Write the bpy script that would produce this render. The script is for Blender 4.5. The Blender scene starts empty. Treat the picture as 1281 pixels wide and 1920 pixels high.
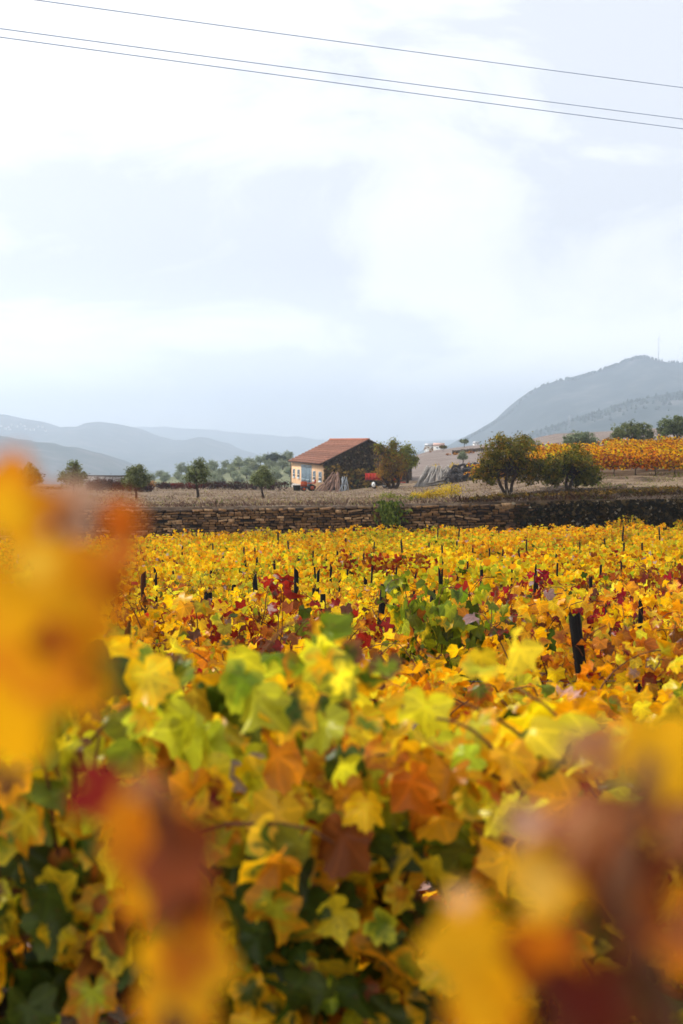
import bpy, math, random
import numpy as np
from mathutils import Vector, Matrix, noise as mnoise

# ------------------------------------------------------------------ camera, sky, sun, exposure
sc = bpy.context.scene
COL = sc.collection
F, CX, CY, HZ, EYE = 2666.67, 640.5, 960.0, 826.0, 1.75
PITCH = math.atan((CY - HZ) / F)
cd = bpy.data.cameras.new('camera'); cam = bpy.data.objects.new('camera', cd); COL.objects.link(cam)
cam.location = (0, 0, EYE); cam.rotation_euler = (math.pi / 2 - PITCH, 0, 0)
cd.sensor_fit = 'VERTICAL'; cd.sensor_height = 36.0; cd.sensor_width = 24.0; cd.lens = 50.0
cd.clip_start = 0.05; cd.clip_end = 40000
cd.dof.use_dof = True; cd.dof.focus_distance = 16.0; cd.dof.aperture_fstop = 4.2
sc.camera = cam
sc.view_settings.view_transform = 'Standard'; sc.view_settings.look = 'None'
sc.view_settings.exposure = 1.0; sc.view_settings.gamma = 1.0
sc.render.engine = 'CYCLES'
cy = sc.cycles
cy.use_denoising = True; cy.max_bounces = 6; cy.diffuse_bounces = 2; cy.glossy_bounces = 2
cy.transmission_bounces = 4; cy.volume_bounces = 3; cy.transparent_max_bounces = 6
cy.use_adaptive_sampling = True; cy.adaptive_threshold = 0.02
cy.sample_clamp_indirect = 6.0

SUN_EL, SUN_AZ = math.radians(42), math.radians(-60)      # azimuth from +Y towards +X
w = bpy.data.worlds.new('World'); sc.world = w; w.use_nodes = True
nt = w.node_tree; nt.nodes.clear()
def N(nt, t, **kw):
    n = nt.nodes.new(t)
    for k, v in kw.items():
        if k in n.inputs: n.inputs[k].default_value = v
        else: setattr(n, k, v)
    return n
wo = N(nt, 'ShaderNodeOutputWorld'); bg = N(nt, 'ShaderNodeBackground'); bg2 = N(nt, 'ShaderNodeBackground')
sky = N(nt, 'ShaderNodeTexSky'); sky.sky_type = 'NISHITA'; sky.sun_disc = False
sky.sun_elevation = SUN_EL; sky.sun_rotation = SUN_AZ; sky.dust_density = 3.0
bg.inputs['Strength'].default_value = 0.10
nt.links.new(sky.outputs[0], bg.inputs['Color'])
tc = N(nt, 'ShaderNodeTexCoord'); mp = N(nt, 'ShaderNodeMapping'); mp.inputs['Scale'].default_value = (1.0, 1.0, 2.3)
mp.inputs['Location'].default_value = (0.35, 0.2, 0.1)
nz = N(nt, 'ShaderNodeTexNoise', Scale=4.6, Detail=9.0, Roughness=0.58, Distortion=0.55)
nz2 = N(nt, 'ShaderNodeTexNoise', Scale=2.1, Detail=3.0, Roughness=0.5)
nt.links.new(tc.outputs['Generated'], mp.inputs['Vector'])
nt.links.new(mp.outputs[0], nz.inputs['Vector']); nt.links.new(mp.outputs[0], nz2.inputs['Vector'])
ad = N(nt, 'ShaderNodeMath', operation='ADD'); nt.links.new(nz.outputs[0], ad.inputs[0]); nt.links.new(nz2.outputs[0], ad.inputs[1])
cr = N(nt, 'ShaderNodeValToRGB'); e = cr.color_ramp
e.elements[0].position = 0.43; e.elements[0].color = (0.73, 0.755, 0.81, 1)
e.elements[1].position = 0.555; e.elements[1].color = (1.0, 1.0, 1.0, 1)
x_ = e.elements.new(0.48); x_.color = (0.89, 0.905, 0.945, 1)
nz.inputs['Detail'].default_value = 10.0; w1 = N(nt, 'ShaderNodeMath', operation='MULTIPLY'); w1.inputs[1].default_value = 2.2; nt.links.new(nz.outputs[0], w1.inputs[0]); nt.links.new(w1.outputs[0], ad.inputs[0])
hf = N(nt, 'ShaderNodeMath', operation='MULTIPLY'); hf.inputs[1].default_value = 0.3125
nt.links.new(ad.outputs[0], hf.inputs[0]); nt.links.new(hf.outputs[0], cr.inputs[0])
nt.links.new(cr.outputs[0], bg2.inputs['Color']); bg2.inputs['Strength'].default_value = 0.55
sx = N(nt, 'ShaderNodeSeparateXYZ'); nt.links.new(tc.outputs['Generated'], sx.inputs[0])
gl = N(nt, 'ShaderNodeMapRange', interpolation_type='SMOOTHSTEP'); gl.inputs[1].default_value = 0.0; gl.inputs[2].default_value = 0.13; gl.inputs[3].default_value = 1.12; gl.inputs[4].default_value = 0.585
nt.links.new(sx.outputs[2], gl.inputs[0]); nt.links.new(gl.outputs[0], bg2.inputs['Strength'])     # brighter, thinner cloud low over the hills
mx = N(nt, 'ShaderNodeMixShader'); mx.inputs[0].default_value = 0.95
nt.links.new(bg.outputs[0], mx.inputs[1]); nt.links.new(bg2.outputs[0], mx.inputs[2]); nt.links.new(mx.outputs[0], wo.inputs[0])

sl = bpy.data.lights.new('sun', 'SUN'); sl.energy = 2.2; sl.angle = math.radians(9); sl.color = (1.0, 0.95, 0.87)
so = bpy.data.objects.new('sun', sl); COL.objects.link(so)
sd = Vector((math.sin(SUN_AZ) * math.cos(SUN_EL), math.cos(SUN_AZ) * math.cos(SUN_EL), math.sin(SUN_EL)))
so.rotation_euler = sd.to_track_quat('Z', 'Y').to_euler()

# ------------------------------------------------------------------ helpers
R = np.random.default_rng(7)
random.seed(7)
def P(px, py, D):
    u = (px - CX) / F; v = (CY - py) / F
    c, s = math.cos(PITCH), math.sin(PITCH)
    dx, dy, dz = u, c + v * s, -s + v * c
    k = D / dy
    return np.array((dx * k, D, EYE + dz * k))
def XX(px, D): return P(px, HZ, D)[0]
def ZZ(py, D): return P(CX, py, D)[2]
def PXY(p):
    c, s = math.cos(PITCH), math.sin(PITCH)
    x, y, z = p[0], p[1], p[2] - EYE
    d = y * c - z * s; up = y * s + z * c
    return CX + F * x / d, CY - F * up / d

class MB:
    """collects vertices, polygons and per-vertex attributes into ONE mesh"""
    def __init__(s): s.V = []; s.L = []; s.T = []; s.n = 0; s.A = {'tint': [], 'tint2': [], 'lr': [], 'lv': []}
    def add(s, V, faces, tint=(.5, .5, .5), tint2=None, lr=None, lv=None):
        V = np.asarray(V, float).reshape(-1, 3); m = len(V)
        for f in faces:
            s.L.append(np.asarray(f, int) + s.n); s.T.append(np.array([len(f)]))
        s._att(m, V, tint, tint2, lr, lv)
    def addmany(s, V, loops, totals, tint, tint2=None, lr=None, lv=None):
        V = V.reshape(-1, 3)
        s.L.append(loops + s.n); s.T.append(totals); s._att(len(V), V, tint, tint2, lr, lv)
    def _att(s, m, V, tint, tint2, lr, lv):
        s.V.append(V); s.n += m
        t = np.broadcast_to(np.asarray(tint, float).reshape(-1, 3), (m, 3)); s.A['tint'].append(t)
        s.A['tint2'].append(t if tint2 is None else np.broadcast_to(np.asarray(tint2, float).reshape(-1, 3), (m, 3)))
        s.A['lr'].append(np.zeros(m) if lr is None else lr)
        s.A['lv'].append(V if lv is None else lv)
    def box(s, c, size, rot=None, **k):
        x, y, z = np.array(size) / 2.0
        V = np.array([(-x, -y, -z), (x, -y, -z), (x, y, -z), (-x, y, -z), (-x, -y, z), (x, -y, z), (x, y, z), (-x, y, z)])
        if rot is not None: V = V @ np.asarray(rot).T
        s.add(V + np.array(c), [(0, 3, 2, 1), (4, 5, 6, 7), (0, 1, 5, 4), (1, 2, 6, 5), (2, 3, 7, 6), (3, 0, 4, 7)], **k); return s
    def tube(s, pts, rad, sides=7, cap=True, **k):
        pts = np.asarray(pts, float); n = len(pts); rad = np.broadcast_to(np.asarray(rad, float), (n,))
        tg = np.gradient(pts, axis=0); V = []
        ref = np.array((0.31, 0.17, 0.93))
        for i in range(n):
            t = tg[i] / (np.linalg.norm(tg[i]) + 1e-9)
            a = np.cross(t, ref if abs(t @ ref) < .95 else np.array((1., 0, 0))); a /= np.linalg.norm(a); b = np.cross(t, a)
            for j in range(sides):
                th = 2 * math.pi * j / sides; V.append(pts[i] + rad[i] * (a * math.cos(th) + b * math.sin(th)))
        fs = [(i * sides + j, i * sides + (j + 1) % sides, (i + 1) * sides + (j + 1) % sides, (i + 1) * sides + j) for i in range(n - 1) for j in range(sides)]
        if cap: fs += [tuple(range(sides))[::-1], tuple(range((n - 1) * sides, n * sides))]
        s.add(V, fs, **k); return s
    def mesh(s, name, mats, smooth=False, mi=None):
        me = bpy.data.meshes.new(name)
        V = np.concatenate(s.V) if s.V else np.zeros((0, 3))
        L = np.concatenate(s.L).astype(np.int32); T = np.concatenate(s.T).astype(np.int32)
        me.vertices.add(len(V)); me.vertices.foreach_set('co', V.astype(np.float32).ravel())
        me.loops.add(len(L)); me.loops.foreach_set('vertex_index', L)
        me.polygons.add(len(T)); st = np.zeros(len(T), np.int32); st[1:] = np.cumsum(T)[:-1]
        me.polygons.foreach_set('loop_start', st); me.polygons.foreach_set('loop_total', T)
        for nm in ('tint', 'tint2'):
            a = me.attributes.new(nm, 'FLOAT_COLOR', 'POINT'); c = np.concatenate(s.A[nm])
            a.data.foreach_set('color', np.concatenate([c, np.ones((len(c), 1))], 1).astype(np.float32).ravel())
        a = me.attributes.new('lr', 'FLOAT', 'POINT'); a.data.foreach_set('value', np.concatenate(s.A['lr']).astype(np.float32))
        a = me.attributes.new('lv', 'FLOAT_VECTOR', 'POINT'); a.data.foreach_set('vector', np.concatenate(s.A['lv']).astype(np.float32).ravel())
        for m in (mats if isinstance(mats, (list, tuple)) else [mats]): me.materials.append(m)
        if mi is not None: me.polygons.foreach_set('material_index', np.asarray(mi, np.int32))
        me.update(calc_edges=True); me.validate(clean_customdata=False)
        if smooth: me.polygons.foreach_set('use_smooth', np.ones(len(me.polygons), bool))
        return me
    def build(s, name, mat, parent=None, smooth=False, mi=None, loc=None):
        o = bpy.data.objects.new(name, s.mesh(name, mat, smooth, mi)); COL.objects.link(o)
        if parent is not None: o.parent = parent
        if loc is not None: o.location = loc
        return o

def tag(o, label=None, cat=None, group=None, kind=None):
    if label: o['label'] = label
    if cat: o['category'] = cat
    if group: o['group'] = group
    if kind: o['kind'] = kind
    return o
def empty(name, loc, rz=0.0, label=None, cat=None, group=None):
    o = bpy.data.objects.new(name, None); COL.objects.link(o); o.location = loc; o.rotation_euler = (0, 0, rz); o.empty_display_size = .2
    return tag(o, label, cat, group)
CH = {}
def children(o): return [c for c in bpy.data.objects if c.parent == o] if o.name not in CH else CH[o.name]
def copy_tree(src, kids, loc, rz=0.0, sc_=(1, 1, 1), label=None, cat=None, group=None):
    c = src.copy(); COL.objects.link(c); c.location = loc; c.rotation_euler = (0, 0, rz); c.scale = sc_
    tag(c, label, cat, group)
    for k in kids:
        d = k.copy(); COL.objects.link(d); d.parent = c
    return c

# ------------------------------------------------------------------ materials
def mat(name):
    m = bpy.data.materials.new(name); m.use_nodes = True; m.node_tree.nodes.clear(); return m, m.node_tree
def out(nt, sh): o = N(nt, 'ShaderNodeOutputMaterial'); nt.links.new(sh, o.inputs['Surface']); return o
def noise_mat(name, stops, scale=3.0, detail=6.0, rough=.9, bump=0.0, bscale=None, coord='Object', sc3=(1, 1, 1), spec=.08, dist=0.0, metallic=0.0):
    m, nt = mat(name); tc = N(nt, 'ShaderNodeTexCoord'); mp = N(nt, 'ShaderNodeMapping'); mp.inputs['Scale'].default_value = sc3
    nt.links.new(tc.outputs[coord], mp.inputs[0])
    nz = N(nt, 'ShaderNodeTexNoise', Scale=scale, Detail=detail, Roughness=.62, Distortion=dist); nt.links.new(mp.outputs[0], nz.inputs['Vector'])
    cr = N(nt, 'ShaderNodeValToRGB'); el = cr.color_ramp.elements
    el[0].position, el[0].color = stops[0][0], (*stops[0][1], 1); el[1].position, el[1].color = stops[-1][0], (*stops[-1][1], 1)
    for p, c in stops[1:-1]: q = el.new(p); q.color = (*c, 1)
    nt.links.new(nz.outputs[0], cr.inputs[0])
    bs = N(nt, 'ShaderNodeBsdfPrincipled', Roughness=rough, Metallic=metallic); bs.inputs['Specular IOR Level'].default_value = spec
    nt.links.new(cr.outputs[0], bs.inputs['Base Color'])
    if bump:
        n2 = N(nt, 'ShaderNodeTexNoise', Scale=bscale or scale * 4, Detail=5.0); nt.links.new(mp.outputs[0], n2.inputs['Vector'])
        b = N(nt, 'ShaderNodeBump', Strength=bump, Distance=.05); nt.links.new(n2.outputs[0], b.inputs['Height']); nt.links.new(b.outputs[0], bs.inputs['Normal'])
    out(nt, bs.outputs[0]); return m
def tint_mat(name, rough=.85, spec=.08, nscale=6.0, amt=.5, bump=.3):
    """base colour from the piece's own tint attribute, broken up by noise"""
    m, nt = mat(name); at = N(nt, 'ShaderNodeAttribute', attribute_name='tint'); tc = N(nt, 'ShaderNodeTexCoord')
    nz = N(nt, 'ShaderNodeTexNoise', Scale=nscale, Detail=6.0); nt.links.new(tc.outputs['Object'], nz.inputs['Vector'])
    mr = N(nt, 'ShaderNodeMapRange'); mr.inputs[1].default_value = .25; mr.inputs[2].default_value = .75; mr.inputs[3].default_value = 1 - amt; mr.inputs[4].default_value = 1 + amt
    nt.links.new(nz.outputs[0], mr.inputs[0])
    mu = N(nt, 'ShaderNodeVectorMath', operation='SCALE'); nt.links.new(at.outputs['Color'], mu.inputs[0]); nt.links.new(mr.outputs[0], mu.inputs['Scale'])
    bs = N(nt, 'ShaderNodeBsdfPrincipled', Roughness=rough); bs.inputs['Specular IOR Level'].default_value = spec
    nt.links.new(mu.outputs[0], bs.inputs['Base Color'])
    b = N(nt, 'ShaderNodeBump', Strength=bump, Distance=.03); nt.links.new(nz.outputs[0], b.inputs['Height']); nt.links.new(b.outputs[0], bs.inputs['Normal'])
    out(nt, bs.outputs[0]); return m
def leaf_mat(name, trans=.45, detail=True, rough=.6, spec=.0, under=.0, hue=.012, val=.18, veins=False):
    m, nt = mat(name); a1 = N(nt, 'ShaderNodeAttribute', attribute_name='tint')
    col = a1.outputs['Color']
    if detail:
        a2 = N(nt, 'ShaderNodeAttribute', attribute_name='tint2'); a3 = N(nt, 'ShaderNodeAttribute', attribute_name='lr'); a4 = N(nt, 'ShaderNodeAttribute', attribute_name='lv')
        nz = N(nt, 'ShaderNodeTexNoise', Scale=5.0, Detail=4.0); nt.links.new(a4.outputs['Vector'], nz.inputs['Vector'])
        ma = N(nt, 'ShaderNodeMath', operation='MULTIPLY_ADD'); ma.inputs[1].default_value = 1.5; ma.inputs[2].default_value = -.75
        nt.links.new(nz.outputs[0], ma.inputs[0])
        ad = N(nt, 'ShaderNodeMath', operation='ADD'); nt.links.new(ma.outputs[0], ad.inputs[0]); nt.links.new(a3.outputs['Fac'], ad.inputs[1])
        sm = N(nt, 'ShaderNodeMapRange', interpolation_type='SMOOTHSTEP'); sm.inputs[1].default_value = .32; sm.inputs[2].default_value = .95
        nt.links.new(ad.outputs[0], sm.inputs[0])
        mx = N(nt, 'ShaderNodeMix', data_type='RGBA'); nt.links.new(sm.outputs[0], mx.inputs[0]); nt.links.new(a1.outputs['Color'], mx.inputs[6]); nt.links.new(a2.outputs['Color'], mx.inputs[7])
        col = mx.outputs[2]
        if veins:
            sp_ = N(nt, 'ShaderNodeSeparateXYZ'); nt.links.new(a4.outputs['Vector'], sp_.inputs[0]); prev = None
            for dg in (0, 53, -53, 111, -111):
                ca, sa = math.cos(math.radians(dg)), math.sin(math.radians(dg))
                def lin(kx, ky):
                    p_ = N(nt, 'ShaderNodeMath', operation='MULTIPLY'); p_.inputs[1].default_value = kx; nt.links.new(sp_.outputs[0], p_.inputs[0])
                    q_ = N(nt, 'ShaderNodeMath', operation='MULTIPLY_ADD'); q_.inputs[1].default_value = ky; nt.links.new(sp_.outputs[1], q_.inputs[0]); nt.links.new(p_.outputs[0], q_.inputs[2]); return q_
                pe = N(nt, 'ShaderNodeMath', operation='ABSOLUTE'); nt.links.new(lin(ca, -sa).outputs[0], pe.inputs[0])
                al = N(nt, 'ShaderNodeMath', operation='LESS_THAN'); al.inputs[1].default_value = 0.0; nt.links.new(lin(sa, ca).outputs[0], al.inputs[0])
                su = N(nt, 'ShaderNodeMath', operation='ADD'); nt.links.new(pe.outputs[0], su.inputs[0]); nt.links.new(al.outputs[0], su.inputs[1])
                if prev is None: prev = su
                else: mn = N(nt, 'ShaderNodeMath', operation='MINIMUM'); nt.links.new(prev.outputs[0], mn.inputs[0]); nt.links.new(su.outputs[0], mn.inputs[1]); prev = mn
            vm = N(nt, 'ShaderNodeMapRange'); vm.inputs[1].default_value = .008; vm.inputs[2].default_value = .05; vm.inputs[3].default_value = .3; vm.inputs[4].default_value = 0; nt.links.new(prev.outputs[0], vm.inputs[0])
            vx = N(nt, 'ShaderNodeMix', data_type='RGBA'); vsc = N(nt, 'ShaderNodeVectorMath', operation='SCALE'); vsc.inputs['Scale'].default_value = 2.0; nt.links.new(col, vsc.inputs[0]); nt.links.new(vsc.outputs[0], vx.inputs[7]); nt.links.new(vm.outputs[0], vx.inputs[0]); nt.links.new(col, vx.inputs[6])
            n3 = N(nt, 'ShaderNodeTexNoise', Scale=11.0, Detail=3.0); nt.links.new(a4.outputs['Vector'], n3.inputs['Vector'])
            bm = N(nt, 'ShaderNodeMapRange'); bm.inputs[1].default_value = .63; bm.inputs[2].default_value = .70; bm.inputs[3].default_value = 0; bm.inputs[4].default_value = .6; nt.links.new(n3.outputs[0], bm.inputs[0])
            bx_ = N(nt, 'ShaderNodeMix', data_type='RGBA'); bx_.inputs[7].default_value = (.17, .06, .015, 1); nt.links.new(bm.outputs[0], bx_.inputs[0]); nt.links.new(vx.outputs[2], bx_.inputs[6]); col = bx_.outputs[2]
    oi = N(nt, 'ShaderNodeObjectInfo')
    hs = N(nt, 'ShaderNodeHueSaturation'); nt.links.new(col, hs.inputs['Color'])
    h = N(nt, 'ShaderNodeMapRange'); h.inputs[3].default_value = .5 - hue; h.inputs[4].default_value = .5 + hue; nt.links.new(oi.outputs['Random'], h.inputs[0]); nt.links.new(h.outputs[0], hs.inputs['Hue'])
    v = N(nt, 'ShaderNodeMath', operation='MULTIPLY'); v.inputs[1].default_value = 7.13; nt.links.new(oi.outputs['Random'], v.inputs[0])
    fr = N(nt, 'ShaderNodeMath', operation='FRACT'); nt.links.new(v.outputs[0], fr.inputs[0])
    v2 = N(nt, 'ShaderNodeMapRange'); v2.inputs[3].default_value = 1 - val; v2.inputs[4].default_value = 1 + val * .6; nt.links.new(fr.outputs[0], v2.inputs[0]); nt.links.new(v2.outputs[0], hs.inputs['Value'])
    col = hs.outputs[0]
    if under:
        ge = N(nt, 'ShaderNodeNewGeometry'); mu = N(nt, 'ShaderNodeMath', operation='MULTIPLY'); mu.inputs[1].default_value = under; nt.links.new(ge.outputs['Backfacing'], mu.inputs[0])
        mx = N(nt, 'ShaderNodeMix', data_type='RGBA'); mx.inputs[7].default_value = (.46, .37, .30, 1); nt.links.new(mu.outputs[0], mx.inputs[0]); nt.links.new(col, mx.inputs[6]); colr = mx.outputs[2]
    else: colr = col
    bs = N(nt, 'ShaderNodeBsdfDiffuse'); nt.links.new(colr, bs.inputs['Color'])
    tr = N(nt, 'ShaderNodeBsdfTranslucent'); nt.links.new(col, tr.inputs['Color'])
    ms = N(nt, 'ShaderNodeMixShader'); ms.inputs[0].default_value = trans; nt.links.new(bs.outputs[0], ms.inputs[1]); nt.links.new(tr.outputs[0], ms.inputs[2])
    if spec:
        gs = N(nt, 'ShaderNodeBsdfGlossy', Roughness=.32); m2 = N(nt, 'ShaderNodeMixShader'); m2.inputs[0].default_value = spec
        nt.links.new(ms.outputs[0], m2.inputs[1]); nt.links.new(gs.outputs[0], m2.inputs[2]); ms = m2
    out(nt, ms.outputs[0]); return m
def plain(name, c, rough=.6, var=.15, scale=8., **k):
    c = np.array(c); return noise_mat(name, [(.3, tuple(c * (1 - var))), (.7, tuple(c * (1 + var)))], scale=scale, rough=rough, **k)

M_soil = noise_mat('schist_soil', [(.3, (.045, .03, .02)), (.5, (.11, .075, .05)), (.72, (.2, .15, .11))], scale=2.2, detail=9, bump=.8, bscale=14)
M_dry = noise_mat('dry_grass_ground', [(.30, (.05, .032, .02)), (.45, (.14, .095, .06)), (.58, (.24, .17, .11)), (.72, (.13, .12, .045))], scale=.55, detail=9, bump=.6, bscale=8)
M_bank = noise_mat('dark_bank', [(.3, (.022, .013, .008)), (.55, (.06, .038, .022)), (.75, (.12, .08, .045))], scale=1.2, detail=9, bump=.6)  # dark soil, with the shade under the orchard trees painted in too
M_bare = noise_mat('bare_field', [(.34, (.09, .065, .052)), (.5, (.19, .15, .13)), (.66, (.29, .245, .22))], scale=1.5, detail=9, sc3=(.14, 1.3, 1), bump=.5, bscale=5)
M_valley = noise_mat('valley_scrub', [(.35, (.04, .05, .025)), (.6, (.10, .10, .06))], scale=.02, detail=8)
M_grove = noise_mat('grove_ground', [(.3, (.09, .10, .05)), (.55, (.17, .18, .10)), (.75, (.25, .23, .14))], scale=.12, detail=8)
M_hill = noise_mat('hill_forest', [(.36, (.01, .022, .018)), (.5, (.03, .045, .036)), (.60, (.075, .075, .065)), (.74, (.18, .15, .13))], scale=.011, detail=12, bump=1.0, bscale=.03)
M_mount = noise_mat('mountain_scrub', [(.36, (.008, .02, .02)), (.5, (.025, .042, .04)), (.60, (.06, .07, .065)), (.74, (.17, .155, .145))], scale=.013, detail=13, bump=1.0, bscale=.03)
M_leaf = leaf_mat('vine_leaf', under=.03, spec=.012, veins=True, trans=.5); M_leaf_far = leaf_mat('vine_leaf_far', detail=False, under=0, spec=.004, trans=.5)
M_leaf_near = leaf_mat('vine_leaf_close', under=.03, hue=0, val=0, spec=.004)
M_tree = leaf_mat('tree_leaf', detail=False, under=0, trans=.3, spec=0, hue=.01, val=.12)
M_bark = noise_mat('bark', [(.35, (.02, .013, .009)), (.65, (.075, .052, .038))], scale=9, sc3=(3, 3, .8), bump=.8)
M_cane = noise_mat('cane', [(.35, (.08, .03, .015)), (.65, (.2, .085, .04))], scale=12, rough=.7)
M_post = noise_mat('slate_post', [(.35, (.008, .008, .009)), (.65, (.035, .033, .033))], scale=9, sc3=(3, 3, .6), bump=.6, rough=.8)
M_stone = tint_mat('dry_stone', nscale=7, amt=.55, bump=.8)
M_stake = tint_mat('weathered_wood', nscale=5, amt=.35)
M_wire = plain('wire', (.09, .11, .16), rough=.5, metallic=.6)
M_cable = plain('power_cable', (.30, .36, .48), rough=.6)
M_plaster = noise_mat('orange_plaster', [(.3, (.66, .41, .23)), (.55, (.76, .49, .29)), (.75, (.80, .54, .33))], scale=.7, detail=8, rough=.9)
M_gable = noise_mat('dark_schist_gable', [(.34, (.014, .010, .007)), (.5, (.06, .042, .026)), (.66, (.20, .135, .085))], scale=2.6, detail=8, sc3=(1, 1, 2.2), bump=1.0)
M_plinth = noise_mat('grey_plinth', [(.3, (.3, .27, .25)), (.7, (.5, .46, .43))], scale=2)
M_tile = tint_mat('clay_tile', nscale=2.5, amt=.28, bump=.2)
M_dark = plain('dark_timber', (.05, .03, .022)); M_white = plain('white_paint', (.72, .72, .70)); M_blue = plain('blue_paint', (.055, .10, .135), var=.35, scale=3.); M_slat = plain('pale_blue_slat', (.25, .31, .345)); M_frame = plain('grey_blue_frame', (.36, .42, .46)); M_glass = plain('dusty_glass', (.07, .10, .13), rough=.15, spec=.5)
M_red = noise_mat('red_paint', [(.3, (.22, .012, .01)), (.7, (.42, .03, .022))], scale=4); M_orange = noise_mat('orange_paint', [(.3, (.30, .05, .014)), (.7, (.48, .095, .026))], scale=5)
M_black = plain('black_rubber', (.02, .02, .02), rough=.8); M_coil = plain('rusty_dark_wire', (.07, .062, .062), rough=.6, scale=3)
M_grass = leaf_mat('grass_blade', detail=False, under=0, trans=.3, spec=0)
M_steel = plain('grey_steel', (.35, .36, .38), rough=.5, metallic=.4); M_pale = plain('pale_render', (.78, .77, .74)); M_rroof = plain('red_roof', (.4, .12, .07)); M_rpale = plain('pale_red_roof', (.55, .36, .30))  # last one: paler red for the roof of the far house

# ------------------------------------------------------------------ terrain
FIELD = [(-20, -1.75 + .3), (0, -1.72), (3, -1.78), (6, -2.06), (12, -2.72), (20, -3.27), (35, -4.33), (50, -5.2), (60, -5.52), (69.6, -5.66)]
WALL_Y = 70.0
COLS = {
    -900: [(70.8, 952), (100, 932), (130, 915), (170, 903), (200, ('z', -8)), (260, ('z', -17)), (600, ('z', -45)), (1500, ('z', -100)), (3000, ('z', -120)), (12000, ('z', -150))],
    0: [(70.8, 951), (100, 933), (130, 917), (170, 908), (200, ('z', -8.5)), (260, ('z', -18)), (600, ('z', -45)), (1500, ('z', -100)), (3000, ('z', -120)), (12000, ('z', -150))],
    320: [(70.8, 951), (100, 936), (150, 917), (175, 908), (205, ('z', -8.5)), (300, ('z', -18)), (600, ('z', -45)), (1500, ('z', -100)), (3000, ('z', -120)), (12000, ('z', -150))],
    640: [(70.8, 948), (100, 935), (150, 921), (180, 914), (220, ('z', -7)), (300, ('z', -14)), (600, ('z', -40)), (1500, ('z', -90)), (3000, ('z', -120)), (12000, ('z', -150))],
    800: [(70.8, 944), (85, 935), (110, 923), (140, 910), (165, 892), (200, 869), (260, 849), (300, 845), (360, ('z', -6)), (600, ('z', -30)), (1500, ('z', -80)), (3000, ('z', -120)), (12000, ('z', -150))],
    900: [(70.8, 942), (85, 929), (110, 912), (140, 896), (165, 880), (200, 860), (260, 840), (300, 834), (360, ('z', -5)), (600, ('z', -30)), (1500, ('z', -80)), (3000, ('z', -120)), (12000, ('z', -150))],
    1050: [(70.8, 938), (80, 920), (92, 894), (110, 876), (140, 852), (170, 836), (210, 816), (240, 812), (290, ('z', 0)), (600, ('z', -20)), (1500, ('z', -60)), (3000, ('z', -120)), (12000, ('z', -150))],
    1281: [(70.8, 935), (80, 914), (90, 891), (110, 868), (140, 838), (165, 818), (200, 806), (230, 801), (280, ('z', 1.5)), (600, ('z', -10)), (1500, ('z', -50)), (3000, ('z', -120)), (12000, ('z', -150))],
    2200: [(70.8, 925), (80, 905), (90, 880), (110, 850), (140, 815), (165, 795), (200, 780), (230, 775), (280, ('z', 6)), (600, ('z', -5)), (1500, ('z', -50)), (3000, ('z', -120)), (12000, ('z', -150))],
}
CK = sorted(COLS); CT = []
for k in CK:
    d = np.array([a for a, _ in COLS[k]], float); z = np.array([b[1] if isinstance(b, tuple) else (HZ - b) / F * a for a, b in COLS[k]])
    CT.append((d, z))
FD = np.array([a for a, _ in FIELD], float); FZ = np.array([b for _, b in FIELD])
def G(x, y, lower=None):
    """ground height (world z) at x, y"""
    if y < WALL_Y + .4:
        z = np.interp(y, FD, FZ)
        t = max(0., min(1., (y - 5) / 60)); z += t * .0245 * x * (1 if x > 0 else .9) ; z = min(z, -1.4)
        if lower: return EYE + z
        if y > WALL_Y + .05:
            return EYE + z
        return EYE + z
    px = CX + F * x / max(y, 1e-3)
    px = max(CK[0], min(CK[-1], px))
    i = max(0, min(len(CK) - 2, int(np.searchsorted(CK, px)) - 1))
    f = (px - CK[i]) / (CK[i + 1] - CK[i]); f = f * f * (3 - 2 * f) * .5 + f * .5
    a = np.interp(y, *CT[i]); b = np.interp(y, *CT[i + 1])
    return EYE + a * (1 - f) + b * f
ys = np.concatenate([np.arange(-12, 10, .6), np.arange(10, 69, 1.2), [69.2, 70.2, 70.42, 71.], np.arange(72, 130, 1.5), np.arange(130, 320, 4.), np.geomspace(325, 9700, 50)])
ss = np.linspace(-1, 1, 121); ss = np.sign(ss) * np.abs(ss) ** 1.25
gv = []; rows_n = len(ys)
for y in ys:
    wd = 14 + (.62 * y if y < 400 else 248 + .38 * (y - 400)) * (y > 0)
    for s_ in ss:
        x = s_ * wd; z = G(x, y)
        a = .05 if y < 72 else (.10 if y < 350 else 0)
        z += a * mnoise.noise(Vector((x * .5, y * .5, 3.))) + a * .5 * mnoise.noise(Vector((x * 1.7, y * 1.7, 9.)))
        gv.append((x, y, z))
mb = MB(); nc = len(ss); fs = []; mi = []
for i in range(rows_n - 1):
    for j in range(nc - 1):
        fs.append((i * nc + j, i * nc + j + 1, (i + 1) * nc + j + 1, (i + 1) * nc + j))
        x, y, z = gv[i * nc + j]; px = CX + F * x / max(y, .5)
        if y > 70.1 and px > 850 and y < np.interp(px, [850, 930, 1050, 1150, 1281], [72, 82, 83, 81, 79]): mi.append(5)
        elif y < 71.9: mi.append(0)
        elif y > 330: mi.append(3)
        elif px > 760 and y > 150 and px < 1000: mi.append(2)
        elif px > 900 and y > 135: mi.append(2)
        elif px < 700 and y > 190: mi.append(4)
        else: mi.append(1)
mb.add(gv, fs)
tag(mb.build('ground', [M_soil, M_dry, M_bare, M_valley, M_grove, M_bank], smooth=True, mi=mi), kind='structure')

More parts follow.
